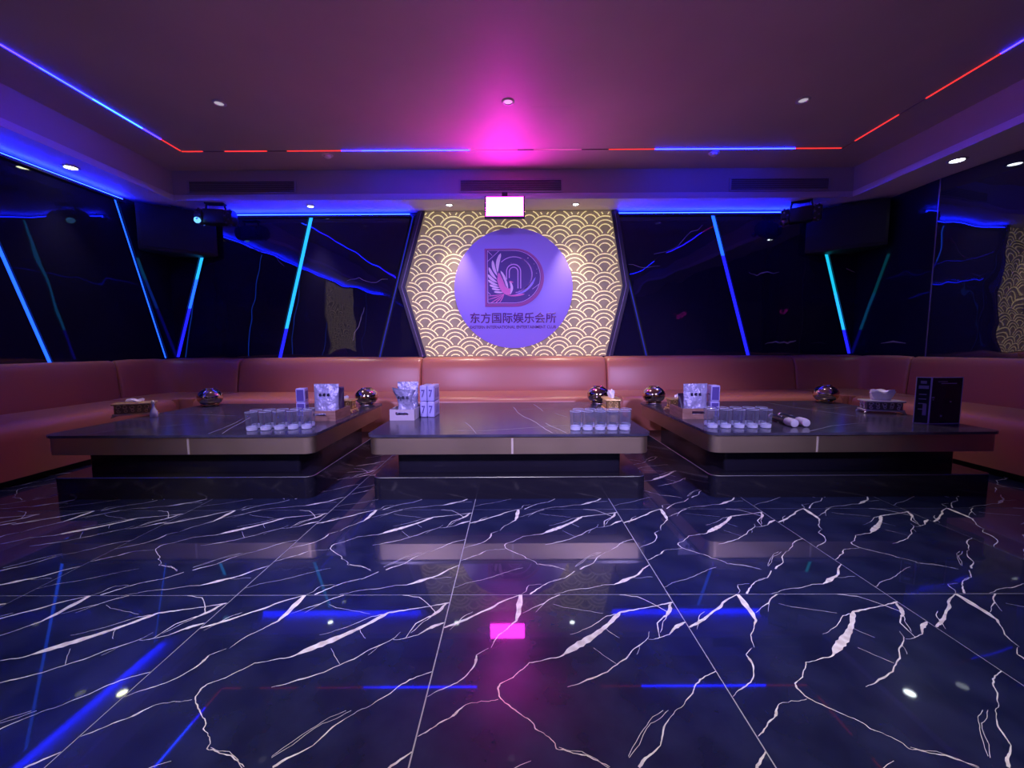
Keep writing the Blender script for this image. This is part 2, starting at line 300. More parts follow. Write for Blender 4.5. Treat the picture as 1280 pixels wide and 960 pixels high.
# ------------------------------------------------------------------ walls: black stone panels with slanting light strips
wb = struct(G().box(XL-.1, XR+.6, YB+.03, YB+.12, 0, ZS).build('wall_back', M['backing']))
wl = struct(G().box(XL-.12, XL-.03, YF-.1, YB+.03, 0, ZS).build('wall_left', M['backing']))
wr = struct(G().box(XR+.5, XR+.6, YF-.1, YB+.03, 0, ZS).build('wall_right', M['backing']))
wf = struct(G().box(XL-.1, XR+.6, YF-.1, YF, 0, ZC).build('wall_front', M['marble']))
PT, PB = ZS - .045, .02                                          # panel top and bottom
ST = [(-3.58, -4.128), (-2.385, -2.863), (-1.165, -1.63), (1.215, 1.66), (2.405, 2.917), (3.66, 4.17)]   # strip x at z=2.53 and z=.82
def sx(s, z): return s[0] + (s[1]-s[0])*(2.53-z)/(2.53-.82)
HW = .026
def clip(poly, lo, hi):                                          # clip polygon to lo <= first coordinate <= hi
    for lim, sg_ in ((lo, 1), (hi, -1)):
        out = []
        for i in range(len(poly)):
            p, q = poly[i-1], poly[i]; a, b = sg_*(p[0]-lim), sg_*(q[0]-lim)
            if (a >= 0) != (b >= 0):
                t_ = a/(a-b); out.append((p[0]+(q[0]-p[0])*t_, p[1]+(q[1]-p[1])*t_))
            if b >= 0: out.append(q)
        poly = out
    return poly
def slab(e0, e1, veins=(), cut=None):                            # e0,e1: functions of z giving left/right edges
    g = G(); g.xzprism(clip([(e0(PB), PB), (e1(PB), PB), (e1(PT), PT), (e0(PT), PT)], XL, XR), YB, YB+.03)
    for V in veins: g.ribbon(jitter(V, 3, .2), YB-.0006, 1, 'xz')
    return g
def ed(k, s): return lambda z: sx(ST[k], z) + s*(HW+.001)
WV = {1: [[(-3.2,2.16,.004),(-3.05,2.08,.006),(-2.9,2.05,.004),(-2.75,1.9,.003)]],
      2: [[(-2.0,1.72,.003),(-1.85,1.76,.006),(-1.7,1.70,.004),(-1.5,1.74,.003)], [(-1.95,1.0,.003),(-1.85,1.25,.005),(-1.8,1.4,.003)]],
      4: [[(1.72,2.02,.004),(1.95,2.08,.006),(2.1,2.22,.008),(2.3,2.36,.004)], [(1.42,1.9,.003),(1.6,1.86,.005),(1.8,1.88,.003)]],
      5: [[(2.88,1.80,.004),(2.98,1.76,.010),(3.04,1.79,.012),(3.25,1.80,.004)], [(3.12,.93,.004),(3.25,.96,.016),(3.4,.94,.02),(3.5,.97,.012)]],
      6: [[(4.06,1.84,.005),(4.12,1.81,.008),(4.17,1.79,.004)]]}
slab(lambda z: XL-1, ed(0, -1)).build('panel', M['marble'], wb)
for k in range(5):
    slab(ed(k, 1), ed(k+1, -1), WV.get(k+1, ())).build('panel', [M['marble'], M['wallvein']], wb)
slab(ed(5, 1), lambda z: XR+1, WV[6]).build('panel', [M['marble'], M['wallvein']], wb)
# left wall panels: strips slant towards the back
SL = [(4.46, 4.945), (3.188, 3.695), (1.92, 2.43), (.65, 1.16), (-.62, -.11), (-1.89, -1.38)]
def yprism(g, poly, x0, x1, mi=0):                               # polygon in y,z
    n = len(poly); v = [(x0, y, z) for y, z in poly] + [(x1, y, z) for y, z in poly]
    g.add(v, [tuple(range(n-1, -1, -1)), tuple(range(n, 2*n))] + [(i, (i+1) % n, n+(i+1) % n, n+i) for i in range(n)], mi)
def ey(k, s): return lambda z: sx(SL[k], z) + s*.022
le = [(ey(0, 1), lambda z: YB+1)] + [(ey(k+1, 1), ey(k, -1)) for k in range(5)] + [(lambda z: YF-1, ey(5, -1))]
for a, b in le:
    g = G(); yprism(g, clip([(a(PB), PB), (b(PB), PB), (b(PT), PT), (a(PT), PT)], YF, YB), XL-.03, XL); g.build('panel', M['sidemarble'], wl)
# right wall: flat panels, the second from the corner is turned to put in the hexagon's reflection
g = G(); g.box(XR, XR+.03, 4.185, YB, PB, ZS-.004); g.ribbon([(4.4,.93,.006),(4.55,.95,.018),(4.7,.93,.004)], 0, 1); g.v[8:] = [(XR-.0006, x, y) for x, y, _ in g.v[8:]]
g.build('panel', [M['sidemarble'], M['wallvein']], wr)
RT = math.radians(7.6)
for y0, y1, q in ((3.25, 4.175, RT), (1.3, 3.24, 0), (-.9, 1.29, 0), (-3.0, -.91, 0)):
    b = (y1 - y0)*math.tan(q)
    g = G(); g.prism([(XR+b, y0), (XR+b+.03, y0), (XR+.03, y1), (XR, y1)], PB, ZS-.004); g.build('panel', M['marble' if q else 'sidemarble'], wr)
g = G(); g.box(XR-.003, XR+.012, 4.175, 4.185, PB, ZS-.004); g.build('joint_strip', M['frameline'], wr)

def strip(name, label, segs, ax, frame=True):
    """slanting strip light: segs = list of (z_top, z_bottom, material)"""
    t = thing(name, label, 'strip light', (0, 0, 0), 0, 'slanting light strips between the wall panels')
    return t
def back_strip(k, label, segs, hw=None):
    h = (hw or HW) - .005; s = ST[k]; zt = segs[0][0]
    lo_ = .80 if k in (0, 5) else PB+.004
    segs = [(a, max(b, lo_ + .01), m) for a, b, m in segs]
    t = thing('light_strip', label, 'strip light', (sx(s, .02), YB+.012, .02), 0, 'slanting light strips between the wall panels')
    bx, by, bz = t.location
    g = G(); g.xzprism([(sx(s, lo_)-h-bx, lo_-bz), (sx(s, lo_)+h-bx, lo_-bz), (sx(s, PT)+h-bx, PT-bz), (sx(s, PT)-h-bx, PT-bz)], .006, .012); g.build('channel', M['backing'], t)
    for z1, z0, m in segs:
        g = G(); g.xzprism([(sx(s, z0)-h*.96-bx, z0-bz), (sx(s, z0)+h*.96-bx, z0-bz), (sx(s, z1)+h*.96-bx, z1-bz), (sx(s, z1)-h*.96-bx, z1-bz)], 0, .006); g.build('lit_segment', m, t)
back_strip(0, 'blue slanting light strip at the left back corner below the loudspeaker', [(PT, 1.75, M['led_cyan']), (1.75, 1.4, M['led_blue']), (1.4, .03, M['led_deep'])])
back_strip(1, 'bright sky-blue slanting light strip on the back wall left of the gold panel', [(PT, 1.15, M['led_cyan']), (1.15, .03, M['led_deep'])])
back_strip(2, 'dim dark blue light strip along the left flank of the gold hexagon panel', [(PT, .03, M['led_dim'])], .012)
back_strip(3, 'dim dark blue light strip along the right flank of the gold hexagon panel', [(PT, .03, M['led_dim'])], .012)
back_strip(4, 'blue slanting light strip on the back wall right of the gold panel', [(PT, 2.0, M['led_blue']), (2.0, .03, M['led_deep'])])
back_strip(5, 'turquoise slanting light strip at the right back corner below the loudspeaker', [(PT, 1.55, M['led_teal']), (1.55, 1.1, M['led_cyan']), (1.1, .03, M['led_deep'])])
def left_strip(k, label):
    s = SL[k]; h = .011 if k == 0 else .019
    t = thing('light_strip', label, 'strip light', (XL-.012, sx(s, .8), .02), 0, 'slanting light strips between the wall panels')
    bx, by, bz = t.location; z0 = .80 if k == 0 else .03
    def pr(zb, zt, hh, xa, xb, m, nm):
        g = G(); yprism(g, [(sx(s, zb)-hh-by, zb-bz), (sx(s, zb)+hh-by, zb-bz), (sx(s, zt)+hh-by, zt-bz), (sx(s, zt)-hh-by, zt-bz)], xa, xb); g.build(nm, m, t)
    pr(z0, PT, h, -.012, -.006, M['backing'], 'channel')
    pr(z0, PT, h*.96, -.006, 0, M['led_blue'], 'lit_segment')
left_strip(0, 'thin blue slanting light strip on the left wall nearest the back corner')
left_strip(1, 'wide blue slanting light strip on the left wall at the photo edge')
for k, q in ((2, 'third'), (3, 'fourth'), (4, 'fifth'), (5, 'sixth')): left_strip(k, 'blue slanting light strip on the left wall, %s from the back corner' % q)
# cove strips on top of the wall panels
def cove(label, x0, x1, y0, y1):
    """a shallow ledge on the wall below the soffit with a strip on its upper side that washes the soffit"""
    t = thing('cove_light', label, 'strip light', ((x0+x1)/2, (y0+y1)/2, ZS-.055))
    cx, cy = t.location.x, t.location.y
    along_ = (x1-x0) > (y1-y0); g = G(); g.box(x0-cx, x1-cx, y0-cy, y1-cy, -.010, 0)
    if along_: g.box(x0-cx, x1-cx, y0-cy, y0-cy+.004, 0, .013)
    else: g.box(x1-cx-.004, x1-cx, y0-cy, y1-cy, 0, .013)
    g.build('ledge', M['backing'], t)
    # the strip leans on the wall and faces outwards and a little up
    along_x = (x1-x0) > (y1-y0); L = (x1-x0 if along_x else y1-y0)/2 - .01
    pr_ = [(.004, .0), (.014, .0), (.006, .030)]             # distance from the wall, height
    v = []
    for e in (-L, L):
        for d, z in pr_: v.append((e, (y1-cy)-d, z) if along_x else ((x0-cx)+d, e, z))
    g = G(); g.add(v, [(0, 1, 2), (5, 4, 3), (0, 3, 4, 1), (1, 4, 5, 2), (2, 5, 3, 0)]); g.build('lit_segment', M['led_cove'], t)
cove('blue cove light along the top of the left wall', XL, XL+.035, YF+.02, 4.56)
cove('blue cove light along the top of the back wall left of the gold panel', -3.42, -1.20, YB-.035, YB)
cove('blue cove light along the top of the back wall right of the gold panel', 1.24, 3.42, YB-.035, YB)

# ------------------------------------------------------------------ gold wave hexagon, frame, round sign
def wave_panel(root, hexa, y, R, xc, zc, hole=None, rows=(-15, 5), cols=(-8, 8), step=.607):
    def inside(x, z):
        n = len(hexa)
        for i in range(n):
            (x0, z0), (x1, z1) = hexa[i], hexa[(i+1) % n]
            if (x1-x0)*(z-z0) - (z1-z0)*(x-x0) < .004: return False
        if hole and math.hypot(x-hole[0], z-hole[1]) < hole[2]: return False
        return True
    def centre(i, j): return (xc + (2*i + (j % 2))*R, zc + j*step*R)
    for j in range(*rows):
        for i in range(*cols):
            cx, cz = centre(i, j)
            runs = []
            low = [centre(a, j-d) for d in (1, 2, 3) for a in range(i-2, i+3)]
            for rr, wd in ((1., .0118), (.745, .0105), (.48, .0105)):
                r = rr*R - .007; run = []; N = 22
                for q in range(N+1):
                    a = PI*1.12 - PI*1.24*q/N; x, z = cx + r*math.cos(a), cz + r*math.sin(a)
                    ok = inside(x, z) and all(math.hypot(x-lx, z-lz) > R - .004 for lx, lz in low)
                    if ok: run.append((x, z))
                    if (not ok or q == N) and run:
                        if len(run) > 1: runs.append((run, wd))
                        run = []
            groups_ = []                                         # runs far apart become parts of their own
            for rn in runs:
                b = (min(p[0] for p in rn[0])-.005, max(p[0] for p in rn[0])+.005, min(p[1] for p in rn[0])-.005, max(p[1] for p in rn[0])+.005)
                for gr in groups_:
                    if any(b[0] < c[1] and c[0] < b[1] and b[2] < c[3] and c[2] < b[3] for c, _ in gr): gr.append((b, rn)); break
                else: groups_.append([(b, rn)])
            for gr in groups_:
                g = G()
                for _, (run, wd) in gr: g.bar(run, wd, y-.003, y+.0005)
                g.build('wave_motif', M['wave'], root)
HEX = [(-1.048, .798), (1.155, .798), (1.345, 1.64), (1.19, 2.522), (-1.025, 2.522), (-1.285, 1.64)]
def offset_hex(H, dx): return [(x + (dx if x > 0 else -dx), z) for x, z in H]
hx = thing('wave_panel', 'large hexagonal wall panel of pale gold wave pattern behind the round sign', 'wall panel', (0, 0, 0))
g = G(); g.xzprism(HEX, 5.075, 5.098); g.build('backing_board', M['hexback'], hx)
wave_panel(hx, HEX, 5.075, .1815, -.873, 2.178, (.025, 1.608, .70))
for s, nm in ((-1, 'left'), (1, 'right')):
    H = [(x, z) for x, z in HEX if x*s > 0]; H.sort(key=lambda p: p[1])
    O = [(x + s*.085, z) for x, z in H]
    g = G()
    for a in range(2):
        q = [H[a], O[a], O[a+1], H[a+1]] if s > 0 else [O[a], H[a], H[a+1], O[a+1]]
        g.xzprism(q, 5.062, 5.098)
    fr = g.build('side_frame', M['frame'], hx)
    g = G(); g.bar([(x + s*.042, z) for x, z in H], .006, 5.0605, 5.0625); g.build('inlay_line', M['frameline'], fr)
DX, DZ, DR = .025, 1.608, .712
sg = thing('round_sign', 'round lilac club sign with a winged D emblem on the gold hexagon', 'sign', (DX, 5.07, DZ))
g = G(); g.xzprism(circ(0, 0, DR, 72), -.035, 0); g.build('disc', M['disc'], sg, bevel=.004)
# emblem, drawn in units of the zoomed photograph
def E(x, y): return (-.313 - DX + (x-64)*.000886, 2.07 - DZ - (y-112)*.000872)
def EP(l): return [E(*p) for p in l]
YD = -.035
def dshape(l, t, r, b, k):
    R_ = (b-t)/2; cx = r - R_; pts = [(l, b)] + [(cx + R_*math.cos(a), (t+b)/2 + R_*math.sin(a)) for a in [PI/2 - PI*i/28 for i in range(29)]] + [(l, t)]
    return EP(pts)
g = G(); g.xzprism(dshape(58, 104, 856, 886, 0), YD-.010, YD); dp = g.build('emblem', M['logo_rim'], sg, bevel=.002)
g = G(); g.xzprism(dshape(82, 122, 818, 846, 0), YD-.012, YD-.010); g.build('emblem_field', M['logo_plate'], sg)
Y1 = YD - .012
def lines(name, ls, wd, m, dep=.002):
    g = G()
    for l in ls: g.bar(EP(l), wd, Y1-dep, Y1)
    return g.build(name, m, sg)
def arcp(cx, cy, r, a0, a1, n=20): return [(cx + r*math.cos(math.radians(a0+(a1-a0)*i/n)), cy + r*math.sin(math.radians(a0+(a1-a0)*i/n))) for i in range(n+1)]
lines('emblem_border', [[(100, 836), (440, 836)] + arcp(455, 484, 352, 90, -90, 30) + [(96, 132), (96, 836)]], .007, M['logo_line'])
lines('emblem_corner', [[(98, 134), (160, 196)], [(250, 136), (92, 280)], [(90, 680), (135, 725)], [(700, 650), (800, 575)]], .006, M['logo_line'])
lines('emblem_arch', [[(352, 520)] + arcp(447, 410, 95, 180, 360, 14) + [(542, 640)], [(388, 500)] + arcp(447, 412, 58, 180, 360, 12) + [(505, 640)]], .011, M['logo_line'])
lines('emblem_crescent', [arcp(452, 455, 240, -135, 85, 26), arcp(466, 452, 232, -68, 78, 22)], .009, M['logo_line'])
def leaf(tip, base, w, bend):
    (tx, ty), (bx, by) = tip, base; L = math.hypot(bx-tx, by-ty); ux, uy = (bx-tx)/L, (by-ty)/L; nx, ny = -uy, ux
    A = []; B = []
    for i in range(9):
        t_ = i/8; ww = w*math.sin(PI*min(1, .12+t_*.88))**.8*(1 if i else 0); c_ = bend*math.sin(PI*t_)
        A.append((tx+ux*L*t_+nx*(c_+ww), ty+uy*L*t_+ny*(c_+ww))); B.append((tx+ux*L*t_+nx*(c_-ww), ty+uy*L*t_+ny*(c_-ww)))
    return A, B
def leafmesh(name, tip, base, w, bend, m, dep):
    A, B = leaf(tip, base, w, bend); g = G(); a = EP(A); b = EP(B); v = []
    for p, q in zip(a, b): v += [(p[0], Y1-dep, p[1]), (q[0], Y1-dep, q[1]), (p[0], Y1, p[1]), (q[0], Y1, q[1])]
    f = []
    for i in range(8): k = 4*i; f += [(k, k+1, k+5, k+4), (k+2, k, k+4, k+6), (k+1, k+3, k+7, k+5)]
    g.add(v, f); return g.build(name, m, sg)
for i, (tip, base, wd, bd) in enumerate([((276, 165), (232, 430), 24, 20), ((164, 258), (226, 470), 21, 14), ((112, 352), (222, 520), 20, 14), ((96, 448), (228, 560), 19, 12),
        ((98, 522), (240, 598), 17, 10), ((118, 590), (256, 628), 16, 6), ((148, 640), (276, 658), 14, 4), ((176, 684), (310, 694), 13, 2), ((270, 400), (348, 620), 16, -18), ((300, 470), (372, 660), 14, -12)]):
    leafmesh('feather', tip, base, wd, bd, M['feather'], .003 + .0003*i)
body = [(236, 430), (262, 440), (300, 520), (335, 610), (372, 640), (400, 640), (412, 610), (404, 580), (386, 556), (392, 538), (412, 540), (446, 556), (418, 566), (430, 600), (434, 645), (418, 690), (384, 730), (340, 725), (290, 690), (250, 620), (224, 530)]
g = G(); P = EP(body); P.reverse(); g.xzprism(P, Y1-.0065, Y1); g.build('bird_body', M['birdpink'], sg)
leafmesh('neck', (400, 548), (400, 725), 17, -22, M['feather'], .0075)
leafmesh('tail_feather', (745, 485), (520, 715), 14, -34, M['tailblue'], .003)
leafmesh('tail_feather', (722, 560), (430, 735), 13, -34, M['tailblue'], .0036)
leafmesh('tail_feather', (600, 715), (360, 738), 12, -8, M['birdpink'], .0042)
for k, p in enumerate([(92, 740), (98, 790), (130, 836), (190, 842), (250, 836)]): leafmesh('tail_feather', p, (320, 712), 6, 6, M['birdpink'], .003 + .0004*k)
for sx_, sy_, r_ in ((640, 232, 11), (655, 735, 11), (755, 436, 8), (722, 312, 6), (760, 380, 6), (415, 300, 5)):
    g = G(); P = [(sx_ + r_*math.cos(a)*(1 if k % 2 == 0 else .35), sy_ + r_*math.sin(a)*(1 if k % 2 == 0 else .35)) for k, a in enumerate([-2*PI*i/8 for i in range(8)])]
    g.xzprism(EP(P), Y1-.002, Y1); g.build('star', M['feather'], sg)
def text(body, wid, hgt, cx, cz, y, m, parent, name, thick=.003, rot=None):
    cu = bpy.data.curves.new('txt', 'FONT'); cu.body = body; cu.size = 1; cu.align_x = 'CENTER'; cu.extrude = 0; cu.offset = .012
    to = bpy.data.objects.new('txt', cu); COL.objects.link(to)
    dg = bpy.context.evaluated_depsgraph_get(); dg.update(); me = bpy.data.meshes.new_from_object(to.evaluated_get(dg))
    bpy.data.objects.remove(to)
    xs = [v.co.x for v in me.vertices]; ys = [v.co.y for v in me.vertices]
    x0, x1, y0, y1 = min(xs), max(xs), min(ys), max(ys)
    for v in me.vertices: v.co = ((v.co.x-(x0+x1)/2)/(x1-x0)*wid, 0, (v.co.y-(y0+y1)/2)/(y1-y0)*hgt)
    bm = bmesh.new(); bm.from_mesh(me)
    r = bmesh.ops.extrude_face_region(bm, geom=bm.faces[:])
    for e in r['geom']:
        if isinstance(e, bmesh.types.BMVert): e.co.y -= thick
    bmesh.ops.recalc_face_normals(bm, faces=bm.faces[:])
    bm.to_mesh(me); bm.free(); me.materials.clear(); me.materials.append(m)
    o = bpy.data.objects.new(name, me); COL.objects.link(o); o.location = (cx, y, cz); o.parent = parent
    if rot: o.rotation_euler = rot
    return o
text('东方国际娱乐会所', 1.04, .128, .017-DX, 1.262-DZ, YD, M['letter'], sg, 'lettering', .006)
text('EASTERN INTERNATIONAL ENTERTAINMENT CLUB', 1.04, .036, .017-DX, 1.152-DZ, YD, M['letter'], sg, 'lettering', .005)
# second wave panel, on the left wall beside the camera (seen in the back wall's reflection)
h2 = thing('wave_panel', 'second gold wave hexagon on the left wall, mirrored in the polished back wall', 'wall panel', (XL+.002, .05, 0), PI/2)
H2 = [(-.75, .80), (.75, .80), (.98, 1.64), (.78, 2.45), (-.78, 2.45), (-.98, 1.64)]
g = G(); g.xzprism(H2, -.026, 0); g.build('backing_board', M['hexback'], h2)
wave_panel(h2, H2, -.026, .1815, 0, 2.178, None, cols=(-4, 4))

# ------------------------------------------------------------------ magenta screen under the ceiling step
sc = thing('hanging_screen', 'small glowing magenta screen hung above the round sign', 'screen', (-.068, 4.575, 2.522))
scT = Matrix.Rotation(math.radians(-14), 4, 'X')
g = G(); g.T = scT; g.box(-.215, .215, 0, .035, -.250, .0); g.build('casing', M['tvframe'], sc, bevel=.006)
g = G(); g.T = scT; g.box(-.199, .199, -.003, .001, -.231, -.014); g.build('lit_face', M['screen'], sc)
g = G(); g.box(-.03, .03, .012, .108, -.005, .045); g.build('bracket', M['tvframe'], sc)

# ------------------------------------------------------------------ ceiling strip lights
def ceil_strip(label, p0, p1, segs):
    p0, p1 = Vector(p0), Vector(p1); d = p1 - p0; L = d.length; mid = (p0+p1)/2; a = math.atan2(d.y, d.x)
    t = thing('ceiling_strip', label, 'strip light', (mid.x, mid.y, ZC), a)
    prof = [(-.0055, 0), (.0055, 0), (.005, -.004), (.002, -.007), (-.002, -.007), (-.005, -.004)]
    prev = 0
    def piece(s0, s1, m, nm):
        g = G(); n = len(prof); v = [(s0*L - L/2, y, z) for y, z in prof] + [(s1*L - L/2, y, z) for y, z in prof]
        g.add(v, [tuple(range(n)), tuple(range(2*n-1, n-1, -1))] + [((i+1) % n, i, n+i, n+(i+1) % n) for i in range(n)]); g.build(nm, m, t)
    for s0, s1, m in segs:
        if s0 > prev + 1e-4: piece(prev, s0, M['led_off'], 'dark_segment')
        piece(s0, s1, M[m], 'lit_segment'); prev = s1
    if prev < .999: piece(prev, 1, M['led_off'], 'dark_segment')
    return t
X0, X1, YL = -3.245, 3.275, 4.255
W = 827.
ceil_strip('long red and blue ceiling strip running above the gold panel', (X0, YL, ZC), (X1, YL, ZC),
    [(0, 27/W, 'led_red'), (54/W, 107/W, 'led_red'), (132/W, 200/W, 'led_red'), (200/W, 225/W, 'led_violet'), (225/W, 360/W, 'led_ceil'), (360/W, 420/W, 'led_pink'), (440/W, 500/W, 'led_pink'), (534/W, 592/W, 'led_red'), (592/W, 767/W, 'led_ceil'), (767/W, 825/W, 'led_red')])
Ls = YL - YF
ceil_strip('blue ceiling strip running along the left side of the ceiling', (X0, YL, ZC), (X0, YF, ZC),
    [(.002, .034, 'led_red'), (.034, .06, 'led_violet'), (.06, .12, 'led_ceilcyan'), (.12, .17, 'led_ceil'), (.17, .26, 'led_violet'), (.26, .6, 'led_ceil'), (.6, .98, 'led_violet')])
ceil_strip('mostly red ceiling strip running along the right side of the ceiling', (X1, YL, ZC), (X1, YF, ZC),
    [(.020, .082, 'led_red'), (.113, .182, 'led_red'), (.182, .4, 'led_violet'), (.5, .98, 'led_ceil')])

# ------------------------------------------------------------------ downlights
def downlight(label, x, y, z, lens, power, colr, ang=100, blend=.6, r=.045, group=None, size=.03):
    t = thing('downlight', label, 'downlight', (x, y, z), 0, group)
    g = G(); g.lathe([(r*.72, -.001), (r*.8, -.007), (r, -.006), (r+.008, -.001), (r+.008, 0), (r*.72, 0)], 28, close=True); g.build('trim_ring', M['ringgrey'], t, smooth=True)
    g = G(); g.lathe([(0, -.003), (r*.7, -.002)], 28); g.build('lens', M[lens], t)
    if power:
        ld = bpy.data.lights.new('lamp', 'SPOT'); ld.energy = power; ld.color = colr; ld.spot_size = math.radians(ang); ld.spot_blend = blend; ld.shadow_soft_size = size
        lo = bpy.data.objects.new('lamp', ld); COL.objects.link(lo); lo.parent = t; lo.location = (0, 0, -.02)
    return t
WARM, COOL = (1, .86, .66), (.9, .93, 1)
for x, q in ((-2.31, 'left'), (-.02, 'middle'), (2.32, 'right')):
    downlight('%s pale ceiling downlight of three set across the upper ceiling' % q, x, 3.455, ZC, 'lamp_dim', 95, (1, .80, .85), 64, .8, group='downlights in the upper ceiling')
for x, yy, q in ((-2.3, 4.89, 'bright soffit downlight above the sky-blue strip left of the panel'), (-.705, 4.865, 'bright soffit downlight above the left half of the gold hexagon'), (.738, 4.865, 'bright soffit downlight above the right half of the gold hexagon')):
    downlight(q, x, yy, ZS, 'lamp_cool', 110 if abs(x) < 1 else 110*.6, (1, .88, .70), 58, 1., r=.042)
downlight('yellowish soffit downlight near the left wall', -3.93, 3.84, ZS, 'lamp_yellow', 20, (.95, 1, .75), 70, 1., r=.06)
downlight('cool white soffit downlight near the right wall', 3.93, 3.79, ZS, 'lamp_cool', 20, (.85, 1, 1), 70, 1., r=.065)
for x, y, q in ((-1.6, 1.3, 'left front'), (0., 1.3, 'centre front'), (1.6, 1.3, 'right front'), (-1.75, -.7, 'left rear'), (0., -.7, 'centre rear'), (1.75, -.7, 'right rear')):  # unseen downlights added to light the front of the floor
    downlight('%s ceiling downlight over the open tiled floor' % q, x, y, ZC, 'lamp_dim', 130, (1, .96, .90), 66, .8, group='downlights over the open floor')
# two added fill lights on the ceiling behind the viewer, aimed at the tables
for s_, q in ((-1, 'left'), (1, 'right')):
    t = thing('beam_light', 'violet-blue stage beam light on the ceiling behind the viewer, %s' % q, 'stage light', (s_*1.7, -1.3, ZC), 0)
    g = G(); g.box(-.08, .08, -.08, .08, -.03, 0); g.build('mount_plate', M['plastic'], t, bevel=.004)
    aim = Vector((s_*.35, 3.4, .4)) - Vector((s_*1.7, -1.3, ZC-.16)); Q = aim.to_track_quat('-Z', 'Y').to_matrix().to_4x4()
    g = G(); g.tube([(-.10, 0, -.03), (-.11, 0, -.09), (-.11, 0, -.16)], .01, 8); g.tube([(.10, 0, -.03), (.11, 0, -.09), (.11, 0, -.16)], .01, 8); g.build('yoke', M['plastic'], t)
    g = G(); g.T = Matrix.Translation((0, 0, -.16)) @ Q; g.lathe([(0, .12), (.06, .12), (.085, .05), (.09, -.10), (.082, -.11), (.078, -.09), (0, -.09)], 24); g.build('head', M['plastic'], t, smooth=True)
    g = G(); g.T = Matrix.Translation((0, 0, -.16)) @ Q; g.lathe([(0, -.094), (.072, -.0925)], 24); g.build('lens', M['lensdot'], t)
    ld = bpy.data.lights.new('lamp', 'SPOT'); ld.energy = 850; ld.color = (.50, .40, 1.); ld.spot_size = math.radians(52); ld.spot_blend = .8; ld.shadow_soft_size = .16
    lo = bpy.data.objects.new('lamp', ld); COL.objects.link(lo); lo.parent = t; lo.matrix_local = Matrix.Translation((0, 0, -.16)) @ Q @ Matrix.Translation((0, 0, -.10))
# fill screen added on the front wall behind the viewer
kt = thing('wall_screen', 'wide bluish karaoke screen on the wall facing the sofa', 'screen', (0, YF, 1.0))
g = G(); g.box(-1.45, 1.45, 0, .05, 0, 1.3); g.build('casing', M['tvframe'], kt, bevel=.008)
g = G(); g.box(-1.41, 1.41, .05, .053, .04, 1.26); g.build('lit_face', M['tv'], kt)

# ------------------------------------------------------------------ vents, detectors, loudspeakers, effect lights
def vent(label, x0, x1):
    t = thing('air_vent', label, 'vent', ((x0+x1)/2, LB+.0145, 2.603), 0, 'air vents on the ceiling step'); h = (x1-x0)/2; H = .142
    g = G(); g.box(-h+.02, h-.02, -.004, 0, .01, H-.01); g.build('duct_back', M['acdark'], t)
    g = G(); g.box(-h, h, -.014, 0, 0, .014); g.box(-h, h, -.014, 0, H-.014, H); g.box(-h, -h+.02, -.014, 0, .014, H-.014); g.box(h-.02, h, -.014, 0, .014, H-.014); g.build('frame', M['ac'], t)
    for k in range(7):
        z = .022 + k*.0145; g = G(); g.T = Matrix.Translation((0, -.009, z+.004)) @ Matrix.Rotation(math.radians(35), 4, 'X'); g.box(-h+.02, h-.02, -.006, .006, -.0012, .0012); g.build('slat', M['ac'], t)
vent('slatted air vent at the left end of the ceiling step', -3.55, -2.355)
vent('slatted air vent in the middle above the magenta screen', -.573, .571)
vent('slatted air vent at the right end of the ceiling step', 2.395, 3.505)
for x, q in ((-1.85, 'left'), (2.05, 'right')):
    t = thing('smoke_detector', 'small %s ceiling sensor dome just behind the long light strip' % q, 'detector', (x, 4.35, ZC))
    g = G(); g.lathe([(0, -.006), (.052, -.006), (.055, 0), (0, 0)], 24); g.build('base', M['white'], t, smooth=True)
    g = G(); g.lathe([(0, -.032), (.018, -.030), (.032, -.022), (.036, -.006)], 24); g.build('dome', M['white'], t, smooth=True)
def speaker(label, mir):
    s = mir
    t = thing('corner_loudspeaker', label, 'loudspeaker', (s*3.8, 4.85, 2.0)); bx, by = t.location.x, t.location.y
    F1 = (s*4.06, 4.60); F2 = (s*3.50, 5.045)
    if s > 0: F1 = (4.10, 4.60)
    pl = [F1, F2, (s*3.60, 5.088), (s*4.10, 5.088), (s*4.125, 4.70)]; pl = [(x-bx, y-by) for x, y in pl]
    if s > 0: pl.reverse()
    g = G(); g.prism(pl if s < 0 else pl, 0, .50); ob = g.build('cabinet', M['speaker'], t, bevel=.012)
    d = Vector((F2[0]-F1[0], F2[1]-F1[1])); L = d.length; d /= L; nrm = Vector((d.y, -d.x));  nrm = nrm if nrm.y < 0 else -nrm
    ang = math.atan2(d.y, d.x); c = Vector(((F1[0]+F2[0])/2-bx, (F1[1]+F2[1])/2-by))
    T = Matrix.Translation((c.x, c.y, .25)) @ Matrix.Rotation(ang if s < 0 else ang + PI, 4, 'Z')
    g = G(); g.T = T; g.box(-L/2+.03, L/2-.03, -.008, .001, -.215, .215); g.build('front_grille', M['grille'], t, bevel=.003)
    g = G(); g.T = T; g.box(-.05, .05, .06, .12, .25, .278); g.build('ceiling_bracket', M['plastic'], t)
speaker('big black wedge loudspeaker in the upper left back corner', -1)
speaker('big black wedge loudspeaker in the upper right back corner', 1)
